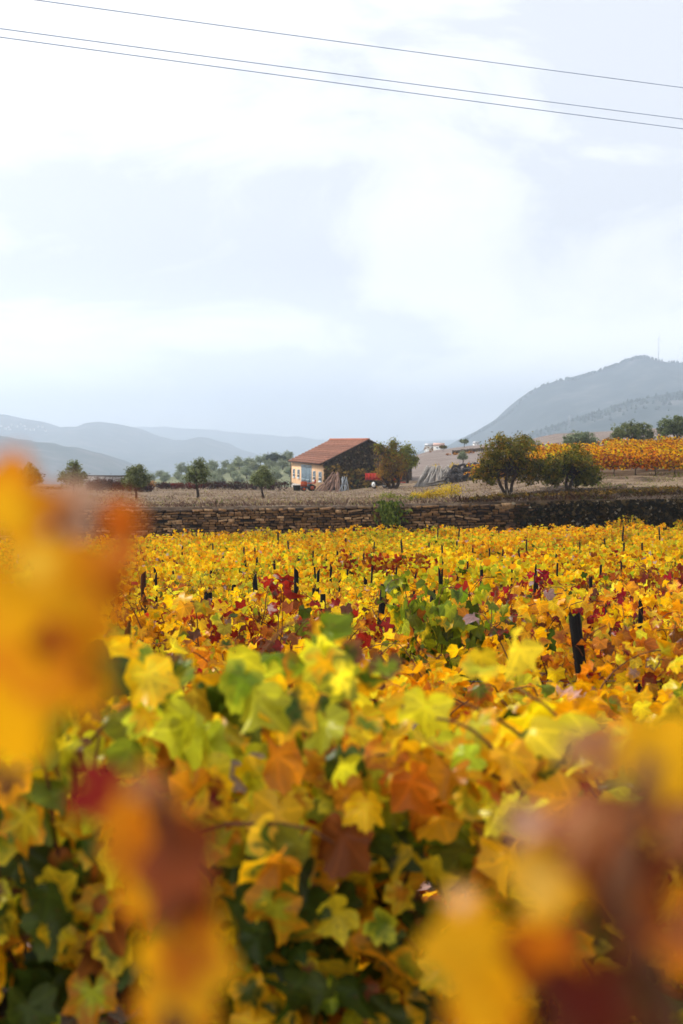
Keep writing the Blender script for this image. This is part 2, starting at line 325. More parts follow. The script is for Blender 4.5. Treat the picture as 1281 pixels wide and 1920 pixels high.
HILLS = {}
def hill(name, D, ridge, front, back, foot, m, amp=.12, n=170, pw=1.3, seed=0, spurs=4.0):
    rx = np.array([a for a, _ in ridge], float); rz = np.array([(HZ - b) / F * D for _, b in ridge])
    xs = np.linspace(rx[0], rx[-1], n)
    def hz(px, t):
        r = np.interp(px, rx, rz); h = r - foot
        X = (px - CX) / F * D
        if t <= 0:
            q = min(1, -t / front); s_ = (1 - q) ** pw
            w_ = math.sin(min(1, q * 2.2) * math.pi * .5)
            nn = mnoise.fractal(Vector((X / (D * .09) + seed, t / (front * .45), seed)), 1.0, 2.0, 5)
            z = foot + h * s_ * (1 + amp * spurs * .5 * nn * w_ * .5)
        else:
            q = min(1, t / back); z = foot + h * (1 - q * q)
        return z
    def at(px, t): return np.array(((px - CX) / F * D, D + t, EYE + hz(px, t)))
    ts = np.concatenate([-front * np.linspace(1, 0, 46) ** 1.15, back * np.linspace(.12, 1, 8)])
    V = []; fs = []
    for t in ts:
        for px in xs:
            p = at(px, t)
            p[2] += D * .0011 * mnoise.fractal(Vector((p[0] / (D * .012), p[1] / (D * .012), seed + 5.)), 1.0, 2.0, 4)
            V.append(p)
    for i in range(len(ts) - 1):
        for j in range(n - 1): fs.append((i * n + j, i * n + j + 1, (i + 1) * n + j + 1, (i + 1) * n + j))
    b = MB(); b.add(V, fs); o = b.build(name, m, smooth=True); tag(o, kind='structure'); HILLS[name] = (at, front); return o
def on_hill(name, px, py):
    at, front = HILLS[name]; best = None
    for t in np.linspace(0, -front, 160):
        p = at(px, t); s_ = D_ = p[1]; q = np.array((XX(px, p[1]), p[1], p[2]))
        yy = PXY((q[0], q[1], q[2]))[1]
        if yy >= py: return q
    return q
hill('near_left_hill', 2600, [(-500, 780), (-300, 788), (0, 818), (60, 828), (130, 838), (190, 855), (250, 880), (300, 900), (420, 930)], 1300, 700, -118, M_hill, seed=3)
hill('left_hills', 5400, [(-500, 752), (-400, 760), (0, 777), (40, 784), (75, 791), (105, 801), (140, 799), (165, 793), (190, 791), (212, 794), (250, 802), (285, 816), (325, 825), (350, 824), (372, 819), (392, 822), (420, 831), (455, 845), (500, 860), (600, 880), (760, 900)], 2400, 1300, -135, M_hill, seed=8)
hill('far_hills', 9300, [(-500, 786), (-300, 790), (150, 806), (260, 800), (330, 801), (420, 808), (500, 816), (600, 824), (690, 828), (760, 828), (830, 826), (900, 822), (1200, 800), (1750, 790)], 2800, 350, -140, M_hill, seed=12)
hill('mountain', 3600, [(780, 850), (860, 832), (885, 818), (905, 806), (930, 792), (952, 778), (968, 760), (985, 744), (1002, 731), (1022, 721), (1045, 714), (1075, 711), (1098, 704), (1120, 696), (1145, 689), (1170, 678), (1190, 672), (1205, 671), (1225, 675), (1255, 680), (1290, 684), (1400, 690), (1800, 660)], 1600, 1200, -80, M_mount, seed=21, n=260)
hill('mountain_spur', 2500, [(930, 845), (1000, 812), (1060, 792), (1110, 775), (1150, 762), (1190, 750), (1230, 742), (1281, 733), (1400, 715), (1800, 700)], 1000, 700, -60, M_mount, seed=33)
hill('grove_hill', 400, [(60, 925), (200, 912), (290, 898), (360, 889), (430, 879), (500, 870), (545, 862), (590, 860), (650, 866), (720, 876), (800, 900)], 150, 130, -19, M_grove, amp=.02, seed=40, n=90, pw=1.15)

# haze: one closed box of even air round everything, the sky outside it
b = MB(); b.box((0, 4850, 65), (8800, 10500, 490))
m, nt = mat('haze_air'); pv = N(nt, 'ShaderNodeVolumePrincipled'); pv.inputs['Color'].default_value = (.76, .86, .995, 1); pv.inputs['Density'].default_value = .00029; pv.inputs['Anisotropy'].default_value = .65
o_ = N(nt, 'ShaderNodeOutputMaterial'); nt.links.new(pv.outputs[0], o_.inputs['Volume'])
tag(b.build('haze', m), kind='stuff')

# ------------------------------------------------------------------ leaf templates
def template(kind):
    if kind == 'hi':
        h = [(0, .78), (8, .68), (15, .69), (23, .57), (31, .54), (38, .60), (45, .64), (53, .70), (62, .62), (70, .59), (79, .49), (89, .49), (99, .54), (111, .57), (123, .50), (137, .48), (150, .42), (164, .30)]
    elif kind == 'mid': h = [(0, .78), (27, .54), (52, .70), (82, .48), (110, .57), (145, .46)]
    elif kind == 'low': h = [(0, .78), (50, .68), (115, .56)]
    else:
        V = np.array([(0, -.5, 0), (.22, 0, 0), (0, .5, 0), (-.22, 0, 0)]); return V, np.array([0, 1, 2, 0, 2, 3]), np.array([3, 3]), np.array([0, .5, 1, .5])
    a = [(t, r) for t, r in h] + [(180, .12)] + [(360 - t, r) for t, r in h[:0:-1]]
    ring = np.array([(r * math.sin(math.radians(t)), r * math.cos(math.radians(t)), 0) for t, r in a]); n = len(ring)
    if kind == 'hi':
        V = np.concatenate([[(0, 0, 0)], ring * .52, ring]); loops = []; tot = []
        for i in range(n):
            j = (i + 1) % n; loops += [0, 1 + j, 1 + i]; tot.append(3)
            loops += [1 + i, 1 + j, 1 + n + j, 1 + n + i]; tot.append(4)
        lr = np.concatenate([[0], np.full(n, .5), np.full(n, 1.)])
    else:
        V = np.concatenate([[(0, 0, 0)], ring]); loops = []; tot = []
        for i in range(n): loops += [0, 1 + (i + 1) % n, 1 + i]; tot.append(3)
        lr = np.concatenate([[0], np.full(n, 1.)])
    V = V.copy(); V[:, 1] -= 0.0
    # faces above are wound clockwise seen from +z; flip so that +z is the upper side
    L = []; k = 0
    for t in tot: L += loops[k:k + t][::-1]; k += t
    return V, np.array(L), np.array(tot), lr
TPL = {k: template(k) for k in ('hi', 'mid', 'low', 'blade')}
def nrm(a): return a / (np.linalg.norm(a, axis=-1, keepdims=True) + 1e-9)
def add_leaves(mb, kind, pos, normal, tip, size, c1, c2=None, curl=.35, rng=R, stretch=1.0):
    V, L, T, lr = TPL[kind]; n = len(pos); m = len(V)
    nn = nrm(normal); t = nrm(tip - (tip * nn).sum(-1, keepdims=True) * nn); s_ = np.cross(t, nn)
    x = V[None, :, 0] * stretch; y = V[None, :, 1] ; 
    a = rng.normal(0, curl, (n, 1)); b_ = rng.normal(-.15, curl, (n, 1)); c = rng.normal(.1, curl * .6, (n, 1)); ph = rng.uniform(0, 6.28, (n, 1))
    z = a * y * y + b_ * x * x + c * np.abs(x) + curl * .22 * np.sin(6.5 * x + ph) * lr + curl * .18 * np.cos(7 * y + ph * 2) * lr
    size = np.broadcast_to(np.asarray(size, float), (n,))[:, None]
    W = pos[:, None, :] + (x * size)[..., None] * s_[:, None, :] + (y * size)[..., None] * t[:, None, :] + (z * size)[..., None] * nn[:, None, :]
    loops = (L[None, :] + (np.arange(n) * m)[:, None]).ravel(); tot = np.tile(T, n)
    c2 = c1 if c2 is None else c2
    lv = np.stack([np.broadcast_to(x, (n, m)), np.broadcast_to(y, (n, m)), np.broadcast_to(rng.uniform(0, 60, (n, 1)), (n, m))], -1).reshape(-1, 3)
    mb.addmany(W.reshape(-1, 3), loops, tot, np.repeat(c1, m, 0), np.repeat(c2, m, 0), np.tile(lr, n), lv)

C = dict(gold=(.88, .43, .004), lemon=(.90, .62, .02), orange=(.60, .215, .008), brown=(.15, .055, .02), yg=(.54, .50, .02), green=(.19, .23, .012), dark=(.062, .095, .008),
         red=(.30, .018, .010), rust=(.33, .09, .012), pink=(.45, .31, .26), crimson=(.16, .012, .012), olive=(.12, .125, .045), straw=(.55, .42, .22))
C = {k: np.array(v) for k, v in C.items()}
def pick(rng, n, names, wts, jit=.16):
    wts = np.array(wts, float); idx = rng.choice(len(names), n, p=wts / wts.sum())
    c = np.array([C[k] for k in names])[idx]
    return np.clip(c * (1 + rng.normal(0, jit, (n, 1))) * (1 + rng.normal(0, jit * .4, (n, 3))), .003, .9)
NM = ['gold', 'lemon', 'orange', 'brown', 'yg', 'green', 'dark', 'red', 'rust', 'pink']
PAL = {  # (weights for tops), (weights for lower leaves, greener with shade painted in), (edge weights)
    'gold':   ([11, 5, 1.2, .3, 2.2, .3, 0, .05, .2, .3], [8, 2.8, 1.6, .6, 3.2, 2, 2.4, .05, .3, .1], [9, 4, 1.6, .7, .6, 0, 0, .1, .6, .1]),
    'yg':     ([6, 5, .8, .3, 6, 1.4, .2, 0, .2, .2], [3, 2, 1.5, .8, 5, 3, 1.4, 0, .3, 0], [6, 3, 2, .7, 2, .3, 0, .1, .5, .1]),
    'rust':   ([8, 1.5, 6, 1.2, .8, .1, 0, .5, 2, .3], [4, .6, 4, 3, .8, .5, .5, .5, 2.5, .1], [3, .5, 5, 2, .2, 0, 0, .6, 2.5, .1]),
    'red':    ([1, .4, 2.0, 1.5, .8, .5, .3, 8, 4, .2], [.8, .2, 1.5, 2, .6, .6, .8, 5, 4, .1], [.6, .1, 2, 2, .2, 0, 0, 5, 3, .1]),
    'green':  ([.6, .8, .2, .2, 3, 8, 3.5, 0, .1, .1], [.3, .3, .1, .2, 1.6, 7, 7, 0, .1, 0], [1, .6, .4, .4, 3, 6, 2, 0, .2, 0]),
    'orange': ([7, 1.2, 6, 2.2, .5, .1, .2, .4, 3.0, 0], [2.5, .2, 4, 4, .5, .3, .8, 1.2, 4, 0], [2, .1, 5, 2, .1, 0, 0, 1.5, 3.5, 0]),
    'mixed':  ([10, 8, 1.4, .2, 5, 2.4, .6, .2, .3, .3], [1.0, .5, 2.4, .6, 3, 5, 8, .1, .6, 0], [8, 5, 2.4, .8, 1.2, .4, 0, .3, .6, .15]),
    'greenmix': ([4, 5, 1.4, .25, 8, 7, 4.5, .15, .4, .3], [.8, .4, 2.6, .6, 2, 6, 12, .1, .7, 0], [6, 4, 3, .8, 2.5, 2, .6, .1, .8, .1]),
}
def vine_meshes(seed, pal, kind, ncane, extra, size, W=1.7, H=1.25, wide=.30, cane_r=.0055):
    rng = np.random.default_rng(seed); lf = MB(); cn = MB(); tr = MB()
    # trunk and two arms
    z0 = .52 + rng.uniform(-.05, .08); lean = rng.uniform(-.12, .12)
    tp = np.array([(lean * t + .03 * math.sin(7 * t + seed), .03 * math.cos(5 * t + seed), -.15 + (z0 + .15) * t) for t in np.linspace(0, 1, 7)])
    tr.tube(tp, np.linspace(.045, .03, 7) * (1 + rng.uniform(-.15, .25, 7)), 7)
    for sgn in (-1, 1):
        ap = np.array([(lean + sgn * W * .46 * t, .02 * math.sin(6 * t + seed), z0 + .08 * math.sin(t * 2.4)) for t in np.linspace(0, 1, 6)])
        tr.tube(ap, np.linspace(.026, .012, 6), 6)
    PS, NR, TP, HR = [], [], [], []
    for i in range(ncane):
        bx = lean + rng.uniform(-.5, .5) * W; p = np.array((bx, rng.normal(0, .03), z0 + .05)); 
        v = np.array((rng.normal(0, .28), rng.normal(0, .30), 1.0)); L = rng.uniform(.5, 1.2) * (H - z0) * 1.25; n = max(5, int(L / .06)); pts = [p.copy()]
        for k in range(n):
            f = k / n; v = v + np.array((rng.normal(0, .10), rng.normal(0, .10), -.16 * f - .03)); v /= np.linalg.norm(v); v[2] = v[2] if p[2] < H + .1 * rng.random() else min(v[2], .1)
            p = p + v * L / n; p[1] = np.clip(p[1], -wide * 1.7, wide * 1.7); pts.append(p.copy())
            side = np.array((rng.normal(0, .8), rng.normal(0, 1.) + np.sign(p[1]) * .9, rng.normal(.0, .35))); side /= np.linalg.norm(side)
            q = p + side * rng.uniform(.04, .13); PS.append(q); HR.append(q[2] / H)
            NR.append(side * rng.uniform(.4, 1.1) + np.array((0, 0, rng.uniform(-.1, .8))) + rng.normal(0, .38, 3)); TP.append(side * .5 + np.array((0, 0, -rng.uniform(.1, 1.2))) + rng.normal(0, .3, 3))
        cn.tube(pts, np.linspace(cane_r, cane_r * .45, len(pts)), 5)
    for i in range(extra):
        y = rng.choice((-1, 1)) * wide * math.sqrt(rng.random()) * 1.25; q = np.array((rng.uniform(-.55, .55) * W, y, rng.uniform(.28, 1.0) * H)); side = np.array((rng.normal(0, .5), np.sign(y), 0))
        PS.append(q); HR.append(q[2] / H); NR.append(side + np.array((0, 0, rng.uniform(0, .9))) + rng.normal(0, .35, 3)); TP.append(side * .4 + np.array((0, 0, -1.)) + rng.normal(0, .3, 3))
    PS, NR, TP, HR = map(np.array, (PS, NR, TP, HR)); n = len(PS)
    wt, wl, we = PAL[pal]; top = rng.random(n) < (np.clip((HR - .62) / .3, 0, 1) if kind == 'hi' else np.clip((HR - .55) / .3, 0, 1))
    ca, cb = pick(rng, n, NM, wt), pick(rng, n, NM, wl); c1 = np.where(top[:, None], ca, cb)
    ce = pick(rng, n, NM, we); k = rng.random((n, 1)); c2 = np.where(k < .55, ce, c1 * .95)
    sz = size * rng.uniform(.65, 1.2, n) / 1.3
    # brown leaves shrivel
    dead = (c1[:, 0] < .2) & (c1[:, 1] < .075); sz = np.where(dead, sz * .75, sz)
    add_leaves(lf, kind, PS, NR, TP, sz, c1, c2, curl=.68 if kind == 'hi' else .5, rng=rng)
    return tr, cn, lf

PROTO = {}
def vine_proto(key, seed, pal, kind, ncane, extra, size, canes=True, **k):
    tr, cn, lf = vine_meshes(seed, pal, kind, ncane, extra, size, **k)
    md = {'trunk': tr.mesh('trunk', M_bark, True), 'leaves': lf.mesh('leaves', M_leaf if kind != 'low' else M_leaf_far)}
    if canes: md['canes'] = cn.mesh('canes', M_cane, True)
    PROTO.setdefault(key, []).append((md, lf))
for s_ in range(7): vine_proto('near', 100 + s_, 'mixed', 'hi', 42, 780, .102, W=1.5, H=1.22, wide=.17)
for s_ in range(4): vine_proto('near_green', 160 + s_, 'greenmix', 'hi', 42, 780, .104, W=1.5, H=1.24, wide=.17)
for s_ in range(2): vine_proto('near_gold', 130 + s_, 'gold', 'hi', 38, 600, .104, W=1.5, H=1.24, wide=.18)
for pal, n in (('gold', 3), ('yg', 2), ('rust', 2), ('red', 2), ('green', 2)):
    for s_ in range(n): vine_proto('mid_' + pal, 200 + s_ + 17 * len(pal), pal, 'mid', 32, 350, .105, H=1.25, wide=.20)
for pal, n in (('gold', 4), ('yg', 2), ('rust', 3), ('red', 1), ('green', 1)):
    for s_ in range(n): vine_proto('far_' + pal, 300 + s_ + 17 * len(pal), pal, 'low', 30, 230, .125, canes=False, H=1.25, wide=.20)
vine_proto('bush_green', 390, 'green', 'mid', 18, 150, .12, H=1.2, W=.5, wide=.2)
for s_ in range(3): vine_proto('orange', 400 + s_, 'orange', 'low', 20, 110, .17, canes=False, H=1.5, wide=.36)

def place_vine(md, name, loc, rz, scl, label, cat, group):
    r = empty(name, loc, rz, label, cat, group); r.scale = scl
    for nm, me in md.items():
        o = bpy.data.objects.new(nm, me); COL.objects.link(o); o.parent = r
    return r

LAND = [(0, 'left picture edge'), (140, 'first olive tree'), (255, 'second olive tree'), (370, 'slanting olive tree'), (493, 'olive beside the barn'),
        (560, 'barn door'), (625, 'brown gable stakes'), (670, 'barn gable'), (735, 'red trailer'), (810, 'grey stake pile'), (878, 'dark wire coils'), (952, 'left orchard tree'), (1068, 'right orchard tree'), (1180, 'big olive bush'), (1270, 'right picture edge')]
ORD = ['first', 'second', 'third', 'fourth', 'fifth', 'sixth', 'seventh', 'eighth', 'ninth', 'tenth', 'eleventh', 'twelfth', 'thirteenth', 'fourteenth', 'fifteenth', 'sixteenth', 'seventeenth', 'eighteenth', 'nineteenth', 'twentieth',
       'twenty first', 'twenty second', 'twenty third', 'twenty fourth', 'twenty fifth', 'twenty sixth', 'twenty seventh', 'twenty eighth', 'twenty ninth', 'thirtieth']
ADJ = {'gold': 'golden yellow', 'yg': 'yellow green', 'rust': 'rusty orange', 'red': 'dark red', 'green': 'leafy green', 'mixed': 'yellow and green', 'greenmix': 'green and lime', 'orange': 'orange'}
def land(px): return min(LAND, key=lambda a: abs(a[0] - px))[1]
SPECIAL = [  # px, D, palette : vines whose colour the photo singles out
    (610, 11.9, 'red'), (470, 9.5, 'red'), (395, 9.5, 'rust'), (960, 14.2, 'red'), (1110, 14.2, 'red'), (1160, 11.9, 'red'), (1010, 11.9, 'red'), (-900, 9.74, 'green'), (880, 21.3, 'red'), (740, 33, 'red'),
    (1180, 18.9, 'red'), (1230, 7.3, 'rust'), (1130, 7.3, 'mixed'), (1260, 5., 'mixed'), (740, 26, 'rust'), (430, 30, 'rust'), (560, 33, 'rust'), (350, 21, 'yg'), (240, 16, 'rust'), (1000, 40, 'rust'), (1060, 23, 'yg'), (1150, 23, 'yg'), (1240, 21, 'yg'), (960, 23, 'yg'), (1250, 66, 'yg'), (700, 19, 'gold')]
ROWY = [2.75]
while ROWY[-1] < 66.5: ROWY.append(ROWY[-1] + 2.33 + (.25 if len(ROWY) > 14 else 0))
NR_ROW = len(ROWY); count = 0; used = {}
mass = MB()
rr = np.random.default_rng(55)
for ri, Dy in enumerate(ROWY):
    sp = 1.32 if ri < 2 else 1.62
    half = .2402 * Dy + (.9 if ri < 4 else .35)
    xs = np.arange(-half - rr.uniform(0, .6), half + .5, sp)
    for x in xs:
        y = Dy + rr.normal(0, .08 if ri < 4 else .2) + .012 * x; px = CX + F * x / y
        pal = None; best = 1e9
        for sx, sD, sp_ in SPECIAL:
            if abs(sD - Dy) < 1.3:
                d = abs(sx - px) * Dy / F
                if d < (.82 if sp_ == 'green' else .8) and d < best: best, pal = d, sp_
        if pal is None:
            pal = 'mixed' if ri < 1 else rr.choice(['gold', 'yg', 'rust'], p=[.66, .25, .09] if ri > 4 else [.64, .35, .01])
        if ri < 2: key = 'near' if (pal in ('mixed', 'yg', 'rust') or ri == 0) else 'near_gold'
        elif Dy < 23: key = 'mid_' + (pal if pal != 'mixed' else 'yg')
        else: key = 'far_' + (pal if pal in ('gold', 'yg', 'rust', 'red', 'green') else 'gold')
        if ri == 0 and (350 < px < 1000 or px < 160): key = 'near_green'
        if ri == 1 and 560 < px < 900: key = 'near_green' if rr.random() < .4 else key
        if key.startswith('near'): pal = {'near': 'mixed', 'near_gold': 'gold', 'near_green': 'greenmix'}[key]
        pr = PROTO[key]; md, lf = pr[rr.integers(len(pr))]
        z = G(x, y); s = rr.uniform(.9, 1.1); sz = s * rr.uniform(.80, 1.14)
        if ri == 0: sz = rr.uniform(.97, 1.04) * np.interp(px, [0, 300, 420, 620, 860, 1000, 1120, 1281], [1.10, 1.06, 1.14, 1.29, 1.27, 1.20, 1.0, 1.0])
        if pal == 'green': s, sz = 1.05, 1.36
        if pal == 'red': sz *= 1.04
        flip = rr.choice((0, math.pi)) + rr.normal(0, .08)
        if count < 305:
            lab = f"{ADJ[pal]} grapevine {'in the front row' if ri == 0 else 'in the ' + ORD[ri].replace(' ', '-') + ' row from the front'}, below the {land(px)}"
            g_ = 'grapevines in rows below the stone wall'
            place_vine(md, 'grapevine', (x, y, z), flip, (s, s, sz), lab, 'grapevine', g_); count += 1
        else:
            V = np.concatenate(lf.V); c, q = math.cos(flip), math.sin(flip)
            W_ = np.stack([V[:, 0] * c - V[:, 1] * q, V[:, 0] * q + V[:, 1] * c, V[:, 2]], 1) * np.array((s, s, sz)) + np.array((x, y, z))
            mass.addmany(W_, np.concatenate(lf.L), np.concatenate(lf.T), np.concatenate(lf.A['tint']))
x = XX(825, 8.6); place_vine(PROTO['bush_green'][0][0], 'grapevine', (x, 8.6, G(x, 8.6)), .2, (.85, .9, 1.16), 'bushy dark green grapevine among the yellow ones, below the grey stake pile', 'grapevine', 'grapevines in rows below the stone wall'); count += 1
print('rows', NR_ROW, 'vines', count)
if mass.n: tag(mass.build('far_vine_foliage', M_leaf_far), 'far yellow vine rows at the foot of the stone wall', kind='stuff')

# ------------------------------------------------------------------ vine posts
def post_mesh(seed, h, wd):
    rng = np.random.default_rng(seed); b = MB(); n = 6; ring = []
    k = 6
    for i in range(n):
        f = i / (n - 1); ww = wd * (1.05 - .2 * f); ox, oy = rng.normal(0, wd * .06, 2)
        for j in range(k):
            th = 2 * math.pi * j / k + .3; ring.append((ox + ww * .5 * math.cos(th) * rng.uniform(.85, 1.15), oy + ww * .38 * math.sin(th) * rng.uniform(.85, 1.15), -.2 + (h + .2) * f + (rng.normal(0, .018) if i == n - 1 else 0)))
    fs = [(i * k + j, i * k + (j + 1) % k, (i + 1) * k + (j + 1) % k, (i + 1) * k + j) for i in range(n - 1) for j in range(k)] + [tuple(range((n - 1) * k, n * k)), tuple(range(k))[::-1]]
    b.add(ring, fs); return b
PM = [post_mesh(i, 1.0, 1.0).mesh('vine_post', M_post) for i in range(5)]
NP = [0]
_yd = np.arange(5, 68, .25); _yt = np.array([PXY((0, d, G(0, d) + 1.2))[1] for d in _yd])
def depth_for(ybottom, px):
    yt = np.array([PXY((XX(px, d), d, G(XX(px, d), d) + 1.18))[1] for d in _yd[::4]])
    d = float(np.interp(-ybottom, -yt, _yd[::4])); return min(ROWY, key=lambda r: abs(r - d)) - .05
def post(px, pytop, vis, wpx, lean=0.0, label=None, leany=0.0):
    D = depth_for(pytop + vis, px); pytop = PXY((XX(px, D), D, G(XX(px, D), D) + 1.16))[1] - vis * .9 if vis < 45 and pytop < 1068 else pytop
    x = XX(px, D); z0 = G(x, D); ztop = ZZ(pytop, D); h = max(.5, ztop - z0); wd = wpx / F * D
    me = PM[NP[0] % 5]; NP[0] += 1
    o = bpy.data.objects.new('vine_post', me); COL.objects.link(o)
    o.location = (x - lean * h, D, z0); o.rotation_euler = (leany, math.atan(lean), random.uniform(-.3, .3)); o.scale = (wd * 1.05, wd * 1.1, h)
    tag(o, label, 'post', 'dark posts standing in the vine rows'); return o
NEARP = [(1066, 1124, 46, 18, 0.0, 'thick square dark post rising before the red vines at right'), (1078, 1150, 46, 26, -.13, 'stout dark post leaning on the square post before the red vines'),
         (720, 1098, 40, 15, .12, 'dark slanting post standing clear among yellow leaves near the middle'), (556, 1070, 46, 10, .0, 'tall straight dark post left of the middle vine rows'),
         (477, 1084, 34, 10, -.07, 'short pointed dark post with a tapered tip left of centre'), (267, 1078, 45, 11, 0.0, 'reddish dark post at the edge of the big blurred leaf'),
         (388, 1112, 20, 18, .0, 'broad black stump of a post left of the red vine'), (605, 1118, 26, 12, .03, 'dark post half sunk in the dark red vine'), (440, 1094, 22, 9, .1, 'thin dark post tilting beside the pointed post'),
         (236, 1188, 45, 17, .0, 'dark stub beside the near trunk at far left'), (912, 1152, 18, 14, .0, 'black stub of a post behind yellow leaves right of the green vine'), (1142, 1134, 18, 12, -.03, 'dark post between red leaves at right'),
         (1031, 1120, 18, 9, .0, 'small dark post just left of the square post'), (1205, 1132, 24, 11, 0, 'dark post near the right edge before yellow green vines'), (813, 1112, 14, 11, .05, 'dark post behind the leafy green vine'),
         (637, 1079, 16, 5, 0, 'thin dark post right of the tall straight post'), (270, 1140, 28, 12, -.1, 'dark leaning stub below the reddish post'), (588, 1106, 14, 7, 0, 'narrow post just left of the dark red vine'), (686, 1086, 18, 8, -.02, 'narrow dark post left of the slanting post')]
for a in NEARP: post(*a)
rp = np.random.default_rng(91); PLAB = {}
FARP = [(1006, 1053, 25, 5), (1006, 1078, 22, 6), (1110, 1082, 21.5, 7), (906, 1071, 24, 7), (825, 1068, 24, 5), (779, 1066, 24, 4.5), (743, 1062, 27, 4), (741, 1088, 19.5, 4), (857, 1015, 42, 3.5), (829, 1018, 42, 3.5), (829, 1044, 33, 3.5), (829, 1066, 26, 4.5), (888, 1022, 42, 3.5),
        (916, 1026, 38, 3.5), (946, 1028, 38, 3.5), (978, 1028, 38, 3.5), (1045, 1032, 36, 3.5), (1171, 1011, 50, 4), (1139, 1009, 50, 3.5), (1172, 984, 62, 3.5), (1238, 986, 62, 3.5), (1205, 1014, 48, 4), (1129, 1056, 28, 5), (820, 988, 62, 3), (862, 990, 62, 3), (754, 1010, 48, 3.5), (806, 1018, 44, 3.5),
        (521, 992, 60, 3.5), (645, 1006, 48, 4), (634, 1030, 37, 4.5), (659, 1036, 34, 4.5), (587, 1030, 37, 4), (610, 1038, 34, 3.5), (458, 1024, 42, 3.5), (478, 1024, 42, 3.5), (458, 1045, 33, 4), (483, 1044, 33, 4.5), (510, 1048, 30, 5), (590, 1056, 28, 4), (622, 1056, 28, 5), (713, 1036, 34, 5), (681, 1038, 34, 4), (395, 1064, 25, 5), (318, 1066, 25, 4), (292, 1064, 25, 5), (292, 1080, 21, 5), (595, 1072, 22, 6), (652, 1062, 25, 4), (1060, 1026, 40, 3.5), (1090, 1012, 48, 3), (1250, 1040, 34, 4), (990, 1010, 50, 3), (700, 1012, 46, 3), (540, 1012, 48, 3), (400, 1014, 46, 3), (340, 1022, 42, 3), (420, 1040, 34, 3.5), (880, 1050, 30, 4), (960, 1050, 30, 4), (1170, 1048, 30, 4), (1050, 1052, 29, 4), (860, 1062, 26, 4.5), (700, 1056, 28, 4), (560, 1040, 34, 3.5)]
for px, py, D, wp in FARP:
    px += rp.normal(0, 2)
    lab = f"thin dark post {'high' if py < 1020 else 'midway' if py < 1050 else 'low'} in distant yellow vines, below the {land(px)}"
    o = post(px, py, rp.uniform(16, 29) * (1 + (py > 1045) * .4), wp * 1.05, rp.normal(0, .05), lab)

# ------------------------------------------------------------------ trellis wires and cables
def wire(name, pts, r, m, label, cat, group=None, sides=5):
    b = MB(); b.tube(pts, r, sides); return tag(b.build(name, m, smooth=True), label, cat, group)
for i, (Dy, zo) in enumerate(((2.75, .82), (5.08, .78), (7.41, .95), (9.74, .95))):
    xs = np.linspace(-.26 * Dy - 1.6, .26 * Dy + 1.6, 15)
    wire('trellis_wire', [(x, Dy + .012 * x, G(x, Dy) + zo) for x in xs], .0016, M_wire, f"thin trellis wire stretched along the {ORD[i]} row of vines from the front", 'wire', 'trellis wires')
for i, (ya, yb, lab) in enumerate(((-10, 165, 'topmost overhead cable, alone high across the cloudy sky'), (53, 224, 'middle overhead cable, upper of the close pair across the sky'), (69, 242, 'lowest overhead cable, lower of the close pair across the sky'))):
    a = P(-4, ya, 21.0); c_ = P(1285, yb, 27.5 + i * .0); d = c_ - a; pts = []
    for t in np.linspace(-2.2, 3.0, 60):
        p = a + d * t; p[2] += .045 * ((t - .5) ** 2 - .25) * 1.0; pts.append(p)
    wire('overhead_cable', pts, .0076, M_cable, lab, 'cable', 'overhead cables across the sky')

# ------------------------------------------------------------------ dry stone wall
def wall_top(x):
    px = CX + F * x / 70.; return EYE + np.interp(px, [-300, 0, 320, 640, 860, 1050, 1281, 1600], [(HZ - v) / F * 70. for v in (957, 955, 955, 950, 946, 942, 937, 931)])
sb = MB(); rs = np.random.default_rng(4)
for sx in np.arange(-24, 24.1, 6.0): pass
x0, x1 = -24., 24.
core = MB(); xs = np.arange(x0, x1 + .1, 1.0)
cv = []
for x in xs:
    zt = wall_top(x) - .06; zb = G(x, 69.5) - .4; cv += [(x, 69.93, zb), (x, 69.93, zt), (x, 70.6, zt), (x, 70.6, zb)]
cf = []
for i in range(len(xs) - 1):
    a, c_ = i * 4, (i + 1) * 4
    for j in range(4): cf.append((a + j, a + (j + 1) % 4, c_ + (j + 1) % 4, c_ + j))
zc = 0.; 
wl = empty('stone_wall', (0, 69.9, 0), 0, 'long brown dry stone retaining wall behind the yellow vineyard', 'wall')
core.add(np.array(cv) - np.array((0, 69.9, 0)), cf, tint=(.02, .015, .012)); core.build('wall_core', M_stone, wl)
